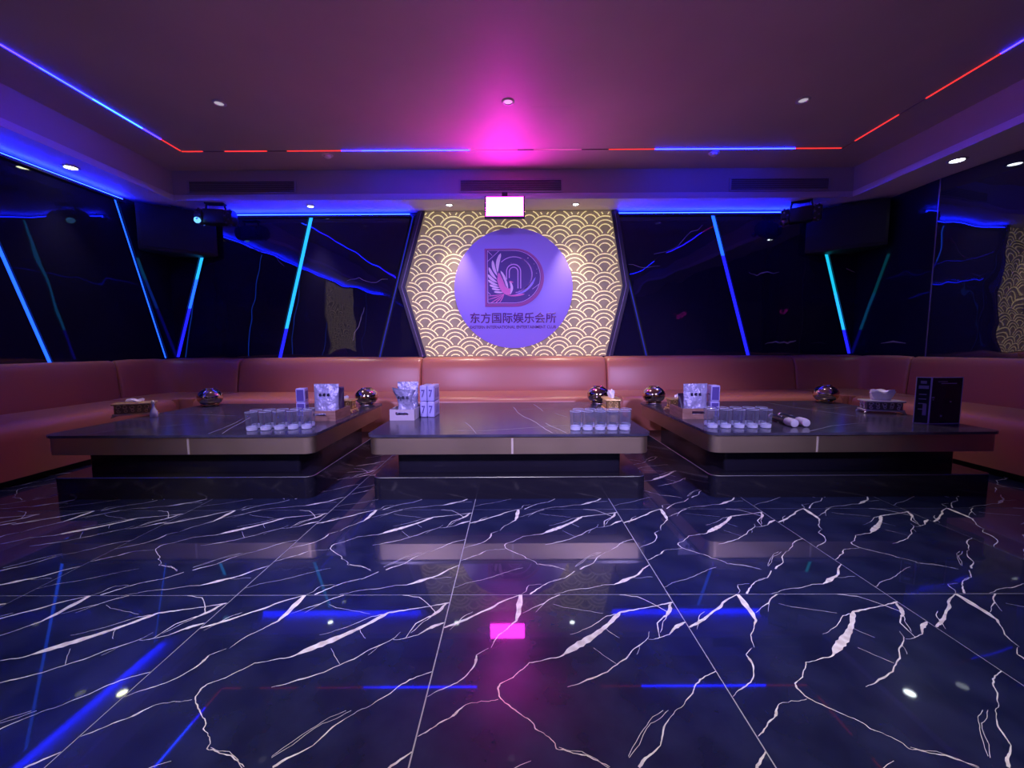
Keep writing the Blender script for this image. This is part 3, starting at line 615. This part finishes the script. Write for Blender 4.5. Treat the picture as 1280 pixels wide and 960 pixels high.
def effect(label, x, y, rz, lit):
    t = thing('effect_light', label, 'stage light', (x, y, ZS), rz)
    g = G(); g.box(-.10, .10, -.04, .04, -.018, 0); g.build('mount_plate', M['plastic'], t, bevel=.004)
    g = G(); g.tube([(-.09, 0, -.015), (-.10, 0, -.06), (-.10, 0, -.09)], .011, 8); g.tube([(.09, 0, -.015), (.10, 0, -.06), (.10, 0, -.09)], .011, 8); g.build('yoke', M['plastic'], t)
    g = G(); g.box(-.11, .11, -.07, .07, -.235, -.075); g.build('body', M['plastic'], t, bevel=.015)
    for s in (-1, 1):
        g = G(); g.T = Matrix.Translation((s*.145, 0, -.155)) @ Matrix.Rotation(s*PI/2, 4, 'Y')
        g.lathe([(0, -.04), (.075, -.04), (.085, -.03), (.088, .02), (.078, .045), (0, .055)], 20); dr = g.build('drum', M['plastic'], t, smooth=True)
        g = G()
        for a in range(8):
            for ring, q in ((0, .0), (1, .5)):
                th = 2*PI*(a+q)/8; h = -.02 + ring*.035
                px, pz = .088*math.cos(th), .088*math.sin(th)
                g.T = Matrix.Translation((s*(.145+h), px, -.155+pz)) @ Matrix.Rotation(-th, 4, 'X')
                g.box(-.009, .009, -.005, .004, -.009, .009)
        g.build('lens_cluster', M['lensdot'], dr)
    g = G(); g.T = Matrix.Translation((-.15, -.07, -.225)) @ Matrix.Rotation(math.radians(60), 4, 'X'); g.lathe([(0, 0), (.022, .002), (.03, .01), (.032, .03), (.02, .05)], 18)
    g.build('beam_lens', M['cyan_on' if lit else 'lensdot'], t, smooth=True)
    return t
effect('black twin-drum stage light with cyan lens under the soffit, left corner', -3.31, 4.78, .15, True)
effect('unlit black twin-drum stage light under the soffit, right corner', 3.27, 4.80, -.6, False)

# ------------------------------------------------------------------ the U-shaped leather sofa
PROF = [(0, .34), (0, .41), (.008, .47), (.024, .56), (.044, .66), (.064, .725), (.088, .765), (.125, .788), (.19, .795), (.27, .792), (.312, .775), (.33, .73), (.33, .34)]
def sweep(st, prof):
    """st: list of (base xy, outward normal xy, depth scale, inset)"""
    g = G(); n = len(prof); v = []
    for (bx, by), (nx, ny), k, ins in st:
        cx = sum(p[0] for p in prof)/n*k; cz = .56
        for d, z in prof:
            d2 = d*k; sc_ = 1 - ins/.20; d3 = cx + (d2-cx)*max(.3, 1 - ins/max(.06, .17*k)); z3 = cz + (z-cz)*(1-ins/.23) if z > .40 else z
            v.append((bx + nx*d3, by + ny*d3, z3))
    f = []
    for i in range(len(st)-1):
        for q in range(n): f.append((i*n+q, (i+1)*n+q, (i+1)*n+(q+1) % n, i*n+(q+1) % n))
    f.append(tuple(range(n-1, -1, -1))); f.append(tuple((len(st)-1)*n+q for q in range(n)))
    g.add(v, f); return g
def ends(L): 
    e = [(0, .030), (.006, .014), (.016, .006), (.035, 0)]
    return [(t_, i_) for t_, i_ in e] + [(L*.3, -.004), (L*.5, -.006), (L*.7, -.004)] + [(L-t_, i_) for t_, i_ in reversed(e)]
SEATP = [(0, .05), (-.004, .30), (.0, .36), (.012, .392), (.04, .408), (.12, .414), (.35, .412), (.69, .405), (.69, .05)]
def straight(label, p0, dirv, nrm, L, k, depth, kickin=.05, c0=0, c1=0):
    """p0 = junction start point, dirv along, nrm outward; seat reaches `depth` in front"""
    t = thing('sofa_section', label, 'sofa', (p0[0], p0[1], 0), 0, 'sections of the orange leather sofa')
    def at(s, d): return (dirv[0]*s + nrm[0]*d, dirv[1]*s + nrm[1]*d)
    st = [(at(s+.003, 0), nrm, k, i) for s, i in ends(L-.006)]
    g = sweep(st, PROF); g.build('backrest', M['leather'], t, smooth=True, autos=60)
    g = G(); n = len(SEATP); v = []; SS = [(c0+.001, .006), (c0+.006, .001), (c0+.02, 0), (L-c1-.02, 0), (L-c1-.006, .001), (L-c1-.001, .006)]
    for s, i in SS:
        for d, z in SEATP:
            q = at(s, -depth + d*(depth+.02)/.69); v.append((q[0], q[1], z - (i if z > .35 else 0)))
    f = []
    for i in range(len(SS)-1):
        for q in range(n): f.append((i*n+q, (i+1)*n+q, (i+1)*n+(q+1) % n, i*n+(q+1) % n))
    f += [tuple(range(n-1, -1, -1)), tuple((len(SS)-1)*n+q for q in range(n))]
    g.add(v, f); g.build('seat', M['leather'], t, smooth=True, autos=50)
    a = at(c0+.005, -depth+kickin); b = at(L-c1-.005, .02); x0, x1 = sorted((a[0], b[0])); y0, y1 = sorted((a[1], b[1]))
    g = G(); g.box(x0, x1, y0, y1, 0, .052); g.build('kick_plinth', M['kick'], t)
    return t
JB, JL, JR = 4.75, -4.00, 4.03          # lines where seat meets backrest: back, left, right
SB = [-3.19, -1.06, 1.105, 3.30]
for i, q in enumerate(('left of the gold hexagon panel', 'in the middle under the gold hexagon panel', 'right of the gold hexagon panel')):
    straight('orange leather sofa section along the back wall, %s' % q, (SB[i], JB), (1, 0), (0, 1), SB[i+1]-SB[i], 1., .67)
SY = 4.20; SS_ = 4.045                     # where the corner's backrest and seat end
straight('orange leather sofa section along the left wall next to the corner', (JL, 2.05), (0, 1), (-1, 0), SY-2.05, .37, .67, c1=SY-SS_)
straight('orange leather sofa section along the right wall next to the corner', (JR, SY), (0, -1), (1, 0), SY-2.05, .37, .67, c0=SY-SS_)
straight('orange leather sofa section nearest the viewer along the left wall', (JL, .0), (0, 1), (-1, 0), 2.05, .37, .67)
straight('orange leather sofa section nearest the viewer along the right wall', (JR, 2.05), (0, -1), (1, 0), 2.05, .37, .67)
def corner(label, s):
    J = JL if s < 0 else JR; xs = SB[0] if s < 0 else SB[3]
    t = thing('corner_sofa_section', label, 'sofa', (xs, JB, 0), 0, 'corner sections of the orange leather sofa'); bx, by = xs, JB
    rad = .16; cx, cy = J - s*rad, JB - rad
    st = []; A = Vector((xs, JB)); B = Vector((J, SY)); SY4 = SY + .004
    L1 = abs(cx-xs); L2 = cy - SY - .004
    for e, i in ((.003, .03), (.008, .014), (.018, .006), (.036, 0), (L1*.55, -.006)): st.append(((xs + s*e - bx, 0), (0, 1), 1., i))
    for q in range(9):
        th = PI/2*q/8; k = 1. - .63*(q/8)**.42
        ins = .010*math.exp(-((q-4)/.8)**2) - .004
        st.append(((cx + s*rad*math.sin(th) - bx, cy + rad*math.cos(th) - by), (s*math.sin(th), math.cos(th)), k, ins))
    for e, i in ((L2*.45, -.006), (.036, 0), (.018, .006), (.008, .014), (.003, .03)): st.append(((J - bx, SY4 + e - by), (s, 0), .37, i))
    if s < 0: st.reverse()
    g = sweep(st, PROF)
    g.build('backrest', M['leather'], t, smooth=True, autos=60)
    fx, fy = J - s*.67, JB - .67
    P = [(xs + s*.003, fy), (xs + s*.003, JB+.02), (J + s*.02, JB+.02), (J + s*.02, SY4+.002), (J - s*.008, SY4+.002), (J - s*.008, SS_+.004), (fx, SS_+.004), (fx, fy+.012), (fx - s*.004, fy+.004), (fx - s*.012, fy)]
    P = [(x-bx, y-by) for x, y in P]
    if s < 0: P.reverse()
    area = sum(P[i][0]*P[(i+1) % len(P)][1] - P[(i+1) % len(P)][0]*P[i][1] for i in range(len(P)))
    if area < 0: P.reverse()
    g = G(); g.prism(P, .05, .410); g.build('seat', M['leather'], t, bevel=.02, segs=3)
    K = [(xs + s*.004, fy+.05), (xs + s*.004, JB), (J, JB), (J, SS_+.006), (fx + s*.05, SS_+.006), (fx + s*.05, fy+.05)]; K = [(x-bx, y-by) for x, y in K]
    area = sum(K[i][0]*K[(i+1) % 6][1] - K[(i+1) % 6][0]*K[i][1] for i in range(6))
    if area < 0: K.reverse()
    g = G(); g.prism(K, 0, .05); g.build('kick_plinth', M['kick'], t)
corner('orange leather corner sofa section in the left back corner of the room', -1)
corner('orange leather corner sofa section in the right back corner of the room', 1)

# ------------------------------------------------------------------ tables
TZ = .40
def table(label, x0, x1, y0, y1, veins, streakx):
    cx, cy = (x0+x1)/2, (y0+y1)/2; t = thing('low_table', label, 'table', (cx, cy, 0), 0, 'low stone and bronze tables')
    hx_, hy = (x1-x0)/2, (y1-y0)/2
    g = G(); g.prism(rrect(-hx_, hx_, -hy, hy, .07), TZ-.016, TZ)
    for V in veins: g.ribbon(jitter([(x-cx, y-cy, w_) for x, y, w_ in V], 3, .08), TZ+.0004, 1)
    # bevel only the slab: build slab and inlay together after a manual chamfer
    g.build('tabletop', [M['stone'], M['stonevein']], t)
    i = .012; g = G(); g.prism(rrect(-hx_+i, hx_-i, -hy+i, hy-i, .06), .278, TZ-.016); ap = g.build('apron', M['bronze'], t, smooth=True)
    g = G(); g.box(streakx-cx-.006, streakx-cx+.006, -hy+i-.0025, -hy+i+.001, .280, TZ-.026); g.build('apron_joint', M['joint'], ap)  # pale strip at the joint paints in a specular streak
    i = .155; g = G(); g.prism(rrect(-hx_+i, hx_-i, -hy+i-.03, hy-i, .02), .136, .278); g.build('pedestal', M['blackgloss'], t, smooth=True)
    i = .026; P = rrect(-hx_+i, hx_-i, -hy+i-.01, hy-i, .05); Q = rrect(-hx_+i+.003, hx_-i-.003, -hy+i-.007, hy-i-.003, .048); n = len(P)
    g = G(); v = [(x, y, 0) for x, y in P] + [(x, y, .133) for x, y in P] + [(x, y, .136) for x, y in Q]
    f = [tuple(range(n-1, -1, -1)), tuple(range(2*n, 3*n))] + [(k, (k+1) % n, n+(k+1) % n, n+k) for k in range(n)]
    g.add(v, f, 0); g.add(v, [(n+k, n+(k+1) % n, 2*n+(k+1) % n, 2*n+k) for k in range(n)], 1)
    g.build('plinth', [M['blackgloss'], M['plinthedge']], t)
    return t
def vw(l, w_=.005): return [(x, y, w_) for x, y in l]
table('left low black stone table with a bronze apron and gold tissue box', -2.83, -1.19, 2.425, 3.80,
    [vw([(-1.758, 2.46), (-1.884, 2.835), (-1.97, 3.1)]), vw([(-1.842, 2.46), (-1.891, 2.709), (-1.98, 3.0)], .004), vw([(-2.75, 3.166), (-2.542, 3.198), (-2.103, 3.109)], .004), vw([(-2.6, 2.46), (-2.5, 2.6), (-2.2, 2.8)], .003)], -1.95)
table('middle low black stone table with the white card tray', -.872, .832, 2.40, 3.80,
    [vw([(.011, 3.498), (.07, 3.081), (.156, 2.8), (.197, 2.609), (.241, 2.43)], .006), vw([(.192, 3.656), (.246, 3.256)], .006), vw([(.226, 2.748), (.323, 2.43)], .006), vw([(-.324, 2.793), (-.217, 2.43)], .004), vw([(-.377, 2.522), (-.159, 2.508), (.076, 2.586), (.379, 2.677)], .004), vw([(.332, 3.16), (.403, 2.987)], .004), vw([(-.1, 3.3), (.35, 3.45)], .003)], 0.0)
table('right low black stone table with the dark menu stand', 1.175, 2.93, 2.405, 3.80,
    [vw([(2.301, 3.7), (2.347, 3.411), (2.443, 3.127), (2.5, 2.95)]), vw([(1.785, 2.441), (2.038, 2.602), (2.282, 2.688), (2.402, 2.704)], .004), vw([(2.554, 3.329), (2.85, 3.439)], .004)], 1.82)

# ------------------------------------------------------------------ things on the tables
def tissue_box(label, loc, rz, L, D, H, met, dark, tis=True, flat=False):
    t = thing('tissue_box', label, 'tissue box', loc, rz)
    f_ = .022
    g = G(); g.prism(rrect(-L/2+.01, L/2-.01, -D/2+.01, D/2-.01, .012, 3), f_, f_+H-.012); bd = g.build('body', dark, t)
    g = G()                                                     # scrolled relief on the four sides
    for (nx, ny, W_, off) in ((0, -1, L, D/2-.01), (0, 1, L, D/2-.01), (1, 0, D, L/2-.01), (-1, 0, D, L/2-.01)):
        k = max(2, int(W_/.045)); tx, ty = -ny, nx
        for q in range(k):
            c_ = (-W_/2+.018) + (W_-.036)*(q+.5)/k
            for sgn, rr in ((1, .016), (-1, .012)):
                P = []
                for m_ in range(11):
                    a = sgn*m_*.62 + q*1.3; r_ = rr*(1-.06*m_)
                    uu = c_ + r_*math.cos(a); zz = f_ + H*.48 + sgn*H*.16 + r_*math.sin(a)
                    P.append((nx*(off+.001) + tx*uu, ny*(off+.001) + ty*uu, zz))
                g.tube(P, .0038, 5)
    g.build('relief', met, bd, smooth=True)
    for nm, zz, ex in (('base_band', f_-.003, .002), ('lid', f_+H-.013, .004)):
        n = 40; P = []; 
        base = rrect(-L/2-ex, L/2+ex, -D/2-ex, D/2+ex, .02, 4)
        g = G(); g.prism(base, zz, zz+.011); ld = g.build(nm, met, t, bevel=.003)
        if nm == 'lid':
            g = G(); g.prism(circ(0, 0, .05, 24), zz+.011, zz+.016); g.v = [(x*1.2, y*.55, z) for x, y, z in g.v]; g.build('lid_slot_rim', met, t, bevel=.002)
    for sx2 in (-1, 1):
        for sy2 in (-1, 1):
            g = G(); x, y = sx2*(L/2-.012), sy2*(D/2-.012)
            g.tube([(x-sx2*.02, y, f_), (x, y, f_-.006), (x+sx2*.010, y+sy2*.008, .008), (x+sx2*.014, y+sy2*.011, .004)], [.005, .008, .006, .005], 8)
            g.build('foot', met, t, smooth=True)
    if tis:
        g = G(); n = 20; top = f_+H+.002; rings = ([(.050, .018, 0), (.046, .022, .020), (.050, .028, .040), (.042, .022, .055)] if L < .245 else [(.058, .018, 0), (.068, .022, .026), (.078, .028, .052), (.070, .022, .070)]) if not flat else [(.05, .02, 0), (.055, .026, .010), (.045, .02, .018)]
        v = []
        for ri, (a, b, z) in enumerate(rings):
            for q in range(n):
                th = 2*PI*q/n; wv = 1 + .16*math.sin(5*th + ri) ; v.append((a*wv*math.cos(th), b*wv*math.sin(th), top + z + (.010*math.sin(3*th+ri) if ri else 0)))
        f = []
        for ri in range(len(rings)-1):
            for q in range(n): f.append((ri*n+q, ri*n+(q+1) % n, (ri+1)*n+(q+1) % n, (ri+1)*n+q))
        v.append((0, .004, top + rings[-1][2] - .006)); f += [((len(rings)-1)*n+q, (len(rings)-1)*n+(q+1) % n, len(v)-1) for q in range(n)]
        g.add(v, f); g.build('tissue', M['tissue'], t, smooth=True)
    return t
tissue_box('gold scrollwork tissue box on the left table by the sofa', (-2.88, 3.12, TZ), .45, .24, .13, .088, M['gold'], M['golddark'], True, True)
tissue_box('gold tissue box on the left table, half behind the brown tray', (-1.365, 3.27, TZ), -.05, .22, .12, .085, M['gold'], M['golddark'], True, True)
tissue_box('gold tissue box on the middle table behind the beer glasses', (.79, 3.26, TZ), -.06+PI/2, .22, .125, .085, M['gold'], M['golddark'])
tissue_box('gold tissue box on the right table, behind the brown tray edge', (1.345, 3.24, TZ), .05, .23, .12, .085, M['gold'], M['golddark'], True, True)
tissue_box('silver scrollwork tissue box with a white tissue, left of the menu stand', (2.865, 3.10, TZ) if False else (2.80, 3.10, TZ), -.30, .25, .13, .078, M['silver'], M['silverdark'])

bl = [((-2.895, 3.70), 'mirror steel globe ashtray on the left table near the corner'), ((-1.30, 3.66), 'mirror steel globe ashtray on the left table behind the gold box'),
      ((.777, 3.69), 'mirror steel globe ashtray on the middle table'), ((1.27, 3.67), 'mirror steel globe ashtray on the inner edge of the right table'), ((2.82, 3.68), 'mirror steel globe ashtray on the right table near the corner')]
bl[0] = ((-2.70, 3.66), bl[0][1])
def ball(loc, label):
    t = thing('globe_ashtray', label, 'ashtray', (*loc, TZ), 0, 'steel globe ashtrays on the tables')
    pr = [(0, 0), (.05, .002), (.075, .014)] + [(.100*math.cos(a), .080 + .078*math.sin(a)) for a in [math.radians(q) for q in (-50, -35, -20, -5, 10, 25, 40, 52, 62)]]
    g = G(); g.lathe(pr, 32); b = g.build('bowl', M['steelball'], t, smooth=True, autos=70)
    g = G(); g.lathe([(.047, .148), (.049, .154), (.044, .157), (.036, .150), (.03, .120), (0, .115)], 32); g.build('ash_funnel', M['steelball'], t, smooth=True)
    g = G(); g.lathe([(.052, 0), (.056, .003), (.053, .008)], 24); g.build('foot_ring', M['edge'], t, smooth=True)
    return t
b0 = ball(*bl[0])
for p, q in bl[1:]: dup(b0, q, (*p, TZ))

def mk_glass(label, group):
    t = thing('beer_glass', label, 'glass', (0, 0, TZ), 0, group)
    g = G(); g.lathe([(.0318, .022), (.0355, .116), (.0350, .118), (.0338, .117), (.0300, .026)], 28); g.build('glass_wall', M['glass'], t, smooth=True, autos=50)
    g = G(); g.lathe([(0, .0006), (.026, .0006), (.030, .003), (.0318, .022), (.0295, .027), (.024, .022), (0, .020)], 28); g.build('glass_base', M['glassbase'], t, smooth=True, autos=50)
    g = G(); g.lathe([(.0338, .1165), (.0346, .1188), (.0356, .1165)], 28); g.build('rim', M['glassbase'], t, smooth=True); return t
first = None
ORD = ['first', 'second', 'third', 'fourth', 'fifth']
for tb, x0, y0, sp, sk in (('left', -1.636, 2.555, .079, .014), ('middle', .392, 2.52, .076, 0), ('right', 1.262, 2.565, .083, -.002)):
    for row in (0, 1):
        for k in range(5):
            lab = 'clear beer glass on the %s table, %s row, %s from the left' % (tb, ('front', 'back')[row], ORD[k])
            loc = (x0 + k*sp + (.03 if row and tb == 'middle' else 0) + (-.02 if row and tb == 'left' else .02 if row and tb == 'right' else 0), y0 + row*.084 + k*sk, TZ)
            if first is None: first = mk_glass(lab, 'beer glasses on the tables'); first.location = loc
            else: dup(first, lab, loc)

def pouch(label, loc, rz, w_, h_, m, tilt=0, crumple=0, prt=True):
    t = thing('snack_pouch', label, 'snack bag', loc, rz)
    nx, nz = 9, 11; v = []; f = []
    rnd = random.Random(int(abs(loc[0]*1000)) + int(crumple*100))
    for side in (-1, 1):
        for j in range(nz):
            for i in range(nx):
                u = i/(nx-1)*2-1; z = j/(nz-1)
                th = .034*(1-z**1.6)*(1-u*u)**.5*(1 if z > .02 else .9) + .0012 if z < .86 else .0015
                wx = w_/2*(1 - .03*math.sin(z*PI)); dn = rnd.uniform(-1, 1)*(.002 + .006*crumple) if 0 < i < nx-1 and 1 < j < nz-2 else 0
                x = u*wx*(1 + .35*crumple*max(0, z-.35)) + (crumple*.018*math.sin(z*6 + u) if crumple else 0); y = side*(th+dn if abs(u) < 1 else .0008) + tilt*z*h_ + crumple*.035*math.sin(z*5+u*2)*z; zz = z*h_*(1 - crumple*.12*(u+1)*.5*z)
                v.append((x, y, zz))
    n = nx*nz
    for j in range(nz-1):
        for i in range(nx-1):
            a = j*nx+i; f.append((a, a+1, a+nx+1, a+nx)); a += n; f.append((a+1, a, a+nx, a+nx+1))
    for j in range(nz-1):
        f.append((j*nx, j*nx+nx, n+j*nx+nx, n+j*nx)); a = j*nx+nx-1; f.append((a+nx, a, n+a, n+a+nx))
    for i in range(nx-1): f.append((i+1, i, n+i, n+i+1)); a = (nz-1)*nx+i; f.append((a, a+1, n+a+1, n+a))
    g = G(); g.add(v, f); bd = g.build('bag', m, t, smooth=True, autos=70)
    if prt:
        g = G()
        for k in range(3):                                       # three dark characters, too small to read
            cx = -.035 + k*.030; cz = h_*.68
            yy = -.034*(1-.68**1.6) - .012 + tilt*cz - (.012 if crumple else 0)
            for dx, dz, ww, hh in ((0, .006, .018, .004), (0, -.005, .020, .004), (0, 0, .004, .022), (-.006, -.002, .003, .014)):
                g.box(cx+dx-ww/2, cx+dx+ww/2, yy, yy+.002+.010, cz+dz-hh/2, cz+dz+hh/2)
        g.build('print', M['ink'], bd)
        g = G(); g.box(-w_/2+.008, w_/2-.008, -.0035+tilt*h_*.87, .0035+tilt*h_*.87, h_*.865, h_*.885); g.build('zip_seal', m, bd)
    return t
def tray(label, x0, x1, y0, y1, h, m, wall=.008, slot=True):
    cx, cy = (x0+x1)/2, (y0+y1)/2; t = thing('snack_tray', label, 'tray', (cx, cy, TZ)); a, b = (x1-x0)/2, (y1-y0)/2
    g = G(); g.box(-a, a, -b, b, 0, wall); g.build('bottom', m, t)
    for sy2 in (-1, 1):
        y_0, y_1 = (-b, -b+wall) if sy2 < 0 else (b-wall, b)
        g = G(); s_ = .045; zc_ = h*.62; hh = .010
        g.box(-a, a, y_0, y_1, wall, zc_-hh); g.box(-a, a, y_0, y_1, zc_+hh, h); g.box(-a, -s_, y_0, y_1, zc_-hh, zc_+hh); g.box(s_, a, y_0, y_1, zc_-hh, zc_+hh); g.build('end_wall', m, t)
    for sx2 in (-1, 1):
        x_0, x_1 = (-a, -a+wall) if sx2 < 0 else (a-wall, a)
        g = G(); g.box(x_0, x_1, -b+wall, b-wall, wall, h); g.build('side_wall', m, t)
    return t
tray('brown wooden snack tray at the inner edge of the left table', -1.47, -1.245, 2.87, 3.14, .072, M['wood'])
tray('white card snack tray on the left side of the middle table', -.866, -.692, 2.88, 3.12, .078, M['card'], .004)
tray('brown wooden snack tray at the inner edge of the right table', 1.20, 1.425, 2.87, 3.11, .075, M['wood'])
pouch('silvery zip snack pouch standing in the left brown tray', (-1.355, 2.98, TZ+.0085), -.05, .185, .245, M['pouch'], .05)
pouch('dark purple snack pouch behind the silvery pouch in the left tray', (-1.335, 3.075, TZ+.0085), -.05, .15, .215, M['pouchdark'], .02, 0, False)
pouch('silvery zip snack pouch standing in the right brown tray', (1.325, 2.95, TZ+.0085), .08, .18, .235, M['pouch'], .05)
pouch('dark purple snack pouch lying back behind the pouch in the right tray', (1.315, 3.05, TZ+.0085), .1, .15, .155, M['pouchdark'], .12, 0, False)
pouch('flat silvery snack pouch upright at the rear of the white tray', (-.779, 3.06, TZ+.0045), 0, .155, .255, M['pouch'], .05)
pouch('crumpled silvery snack pouch leaning over the front of the white tray', (-.779, 2.985, TZ+.0045), .06, .125, .225, M['pouch'], -.16, .8)

def tissue_pack(label, loc, rz, w_, d_, h_, group=None, num=True):
    t = thing('tissue_pack', label, 'tissue pack', loc, rz, group)
    g = G(); g.box(-w_/2, w_/2, -d_/2, d_/2, 0, h_); bd = g.build('wrapper', M['pack'], t, bevel=.007, segs=3)
    g = G(); g.box(-w_/2-.0006, -w_/2+.004, -d_/2+.012, d_/2-.012, h_*.38, h_*.46)
    for k in range(3):
        yk = -d_/2 + d_*(.3+.22*k); g.box(w_/2-.003, w_/2+.0007, yk-.008, yk+.008, h_*.2, h_*.8)
    if not num: g.box(-w_/2+.008, w_/2-.008, -d_/2-.0007, -d_/2+.003, h_*.08, h_*.9)
    g.build('print', M['packband'], bd)
    if num: text('7', w_*.5, h_*.48, .0, h_*.5, -d_/2+.0005, M['packband'], bd, 'printed_digit', .0012)
    return t
for lay in (0, 1):
    for c_ in (0, 1):
        tissue_pack('wrapped tissue pack beside the white tray, %s layer, %s one' % (('lower', 'upper')[lay], ('left', 'right')[c_]), (-.648 + c_*.0545, 3.09, TZ + lay*.118), -.06, .052, .17, .1165, 'tissue packs stacked beside the white tray')
for lay in (0, 1):
    tissue_pack('%s pale wrapped tissue pack standing left of the tray on the left table' % ('lower', 'upper')[lay], (-1.60, 3.12, TZ + lay*.106), .1, .066, .075, .105, 'tissue packs on the left table', False)
for lay in (0, 1):
    tissue_pack('%s pale wrapped tissue pack standing right of the tray on the right table' % ('lower', 'upper')[lay], (1.472, 2.99, TZ + lay*.116), -.1, .064, .075, .115, 'tissue packs on the right table', False)

# small bottle beside the gold tissue box
t = thing('small_bottle', 'small pale cruet bottle right of the gold box on the left table', 'bottle', (-2.715, 3.09, TZ))
g = G(); g.lathe([(0, 0), (.022, 0), (.025, .006), (.024, .03), (.017, .055), (.009, .072), (.008, .10), (0, .10)], 20); g.build('vessel', mat('milky_glass', (.7, .7, .85), .15), t, smooth=True)
g = G(); g.lathe([(0, .10), (.011, .101), (.013, .112), (.009, .122), (0, .128)], 16); g.build('stopper', M['silver'], t, smooth=True)

def mic(label, a, b):
    a, b = Vector(a), Vector(b); d = (b-a); L = d.length; rz = math.atan2(d.y, d.x)
    t = thing('microphone', label, 'microphone', (a.x, a.y, TZ + .027), rz, 'microphones lying on the right table')
    R_ = Matrix.Rotation(PI/2, 4, 'Y'); Tm = Matrix.Rotation(math.radians(-1.6), 4, 'Y') @ R_
    g = G(); g.T = R_; g.lathe([(0, 0), (.016, .001), (.018, .012), (.019, .05), (.0205, L*.62), (.024, L*.72), (0, L*.72)], 20); g.build('handle', M['micbody'], t, smooth=True)
    g = G(); g.T = R_; g.lathe([(0, L*.70), (.024, L*.70), (.0265, L*.74), (.027, L*.92), (.024, L*.985), (.014, L), (0, L)], 20); g.build('head_cover', M['michead'], t, smooth=True)
    g = G(); g.T = R_; g.lathe([(.0172, .006), (.0192, .010), (.0192, .022), (.0178, .026)], 20); g.build('tail_ring', M['silver'], t, smooth=True)
    g = G(); g.box(L*.40, L*.48, -.006, .006, .0185, .0225); g.build('switch', M['edge'], t, bevel=.001)
mic('black microphone with pale head cover lying next to the beer glasses', (1.80, 2.84, 0), (1.775, 2.55, 0))
mic('black microphone with pale head cover lying further from the beer glasses', (1.885, 2.87, 0), (1.855, 2.56, 0))

# dark folding menu stand
t = thing('menu_stand', 'dark acrylic menu stand with a narrow folded side on the right table', 'menu stand', (2.713, 2.65, TZ))
def board(name, p, q, h, out):
    d = Vector((q[0]-p[0], q[1]-p[1])); L = d.length; T = Matrix.Translation((p[0], p[1], 0)) @ Matrix.Rotation(math.atan2(d.y, d.x), 4, 'Z')
    g = G(); g.T = T; g.box(0, L, 0, .006, 0, h); bd = g.build(name, M['signface'], t)
    g = G(); g.T = T; e = .004
    g.box(0, L, -.0008, .0065, 0, e); g.box(0, L, -.0008, .0065, h-e, h+.0006); g.box(-.0004, e, -.0008, .0065, e, h-e); g.box(L-e, L+.0004, -.0008, .0065, e, h-e); g.build('edge_frame', M['signedge'], bd)
    g = G(); g.T = T
    for x, z, ww, hh in out: g.box(L*x, L*(x+ww), -.0008, .001, h*z, h*(z+hh))
    g.build('print', M['signtext'], bd); return bd
board('front_board', (0, 0), (.215, .012), .305, [(.04, .55, .08, .035), (.06, .51, .05, .02), (.30, .86, .5, .015), (.35, .15, .06, .04), (.62, .46, .06, .03), (.2, .9, .3, .012)])
board('side_board', (-.058, .045), (-.001, .001), .305, [(.2, .75, .65, .07), (.25, .62, .5, .02), (.25, .52, .5, .02), (.25, .42, .5, .02), (.25, .30, .5, .02), (.55, .18, .25, .25), (.3, .86, .4, .06)])
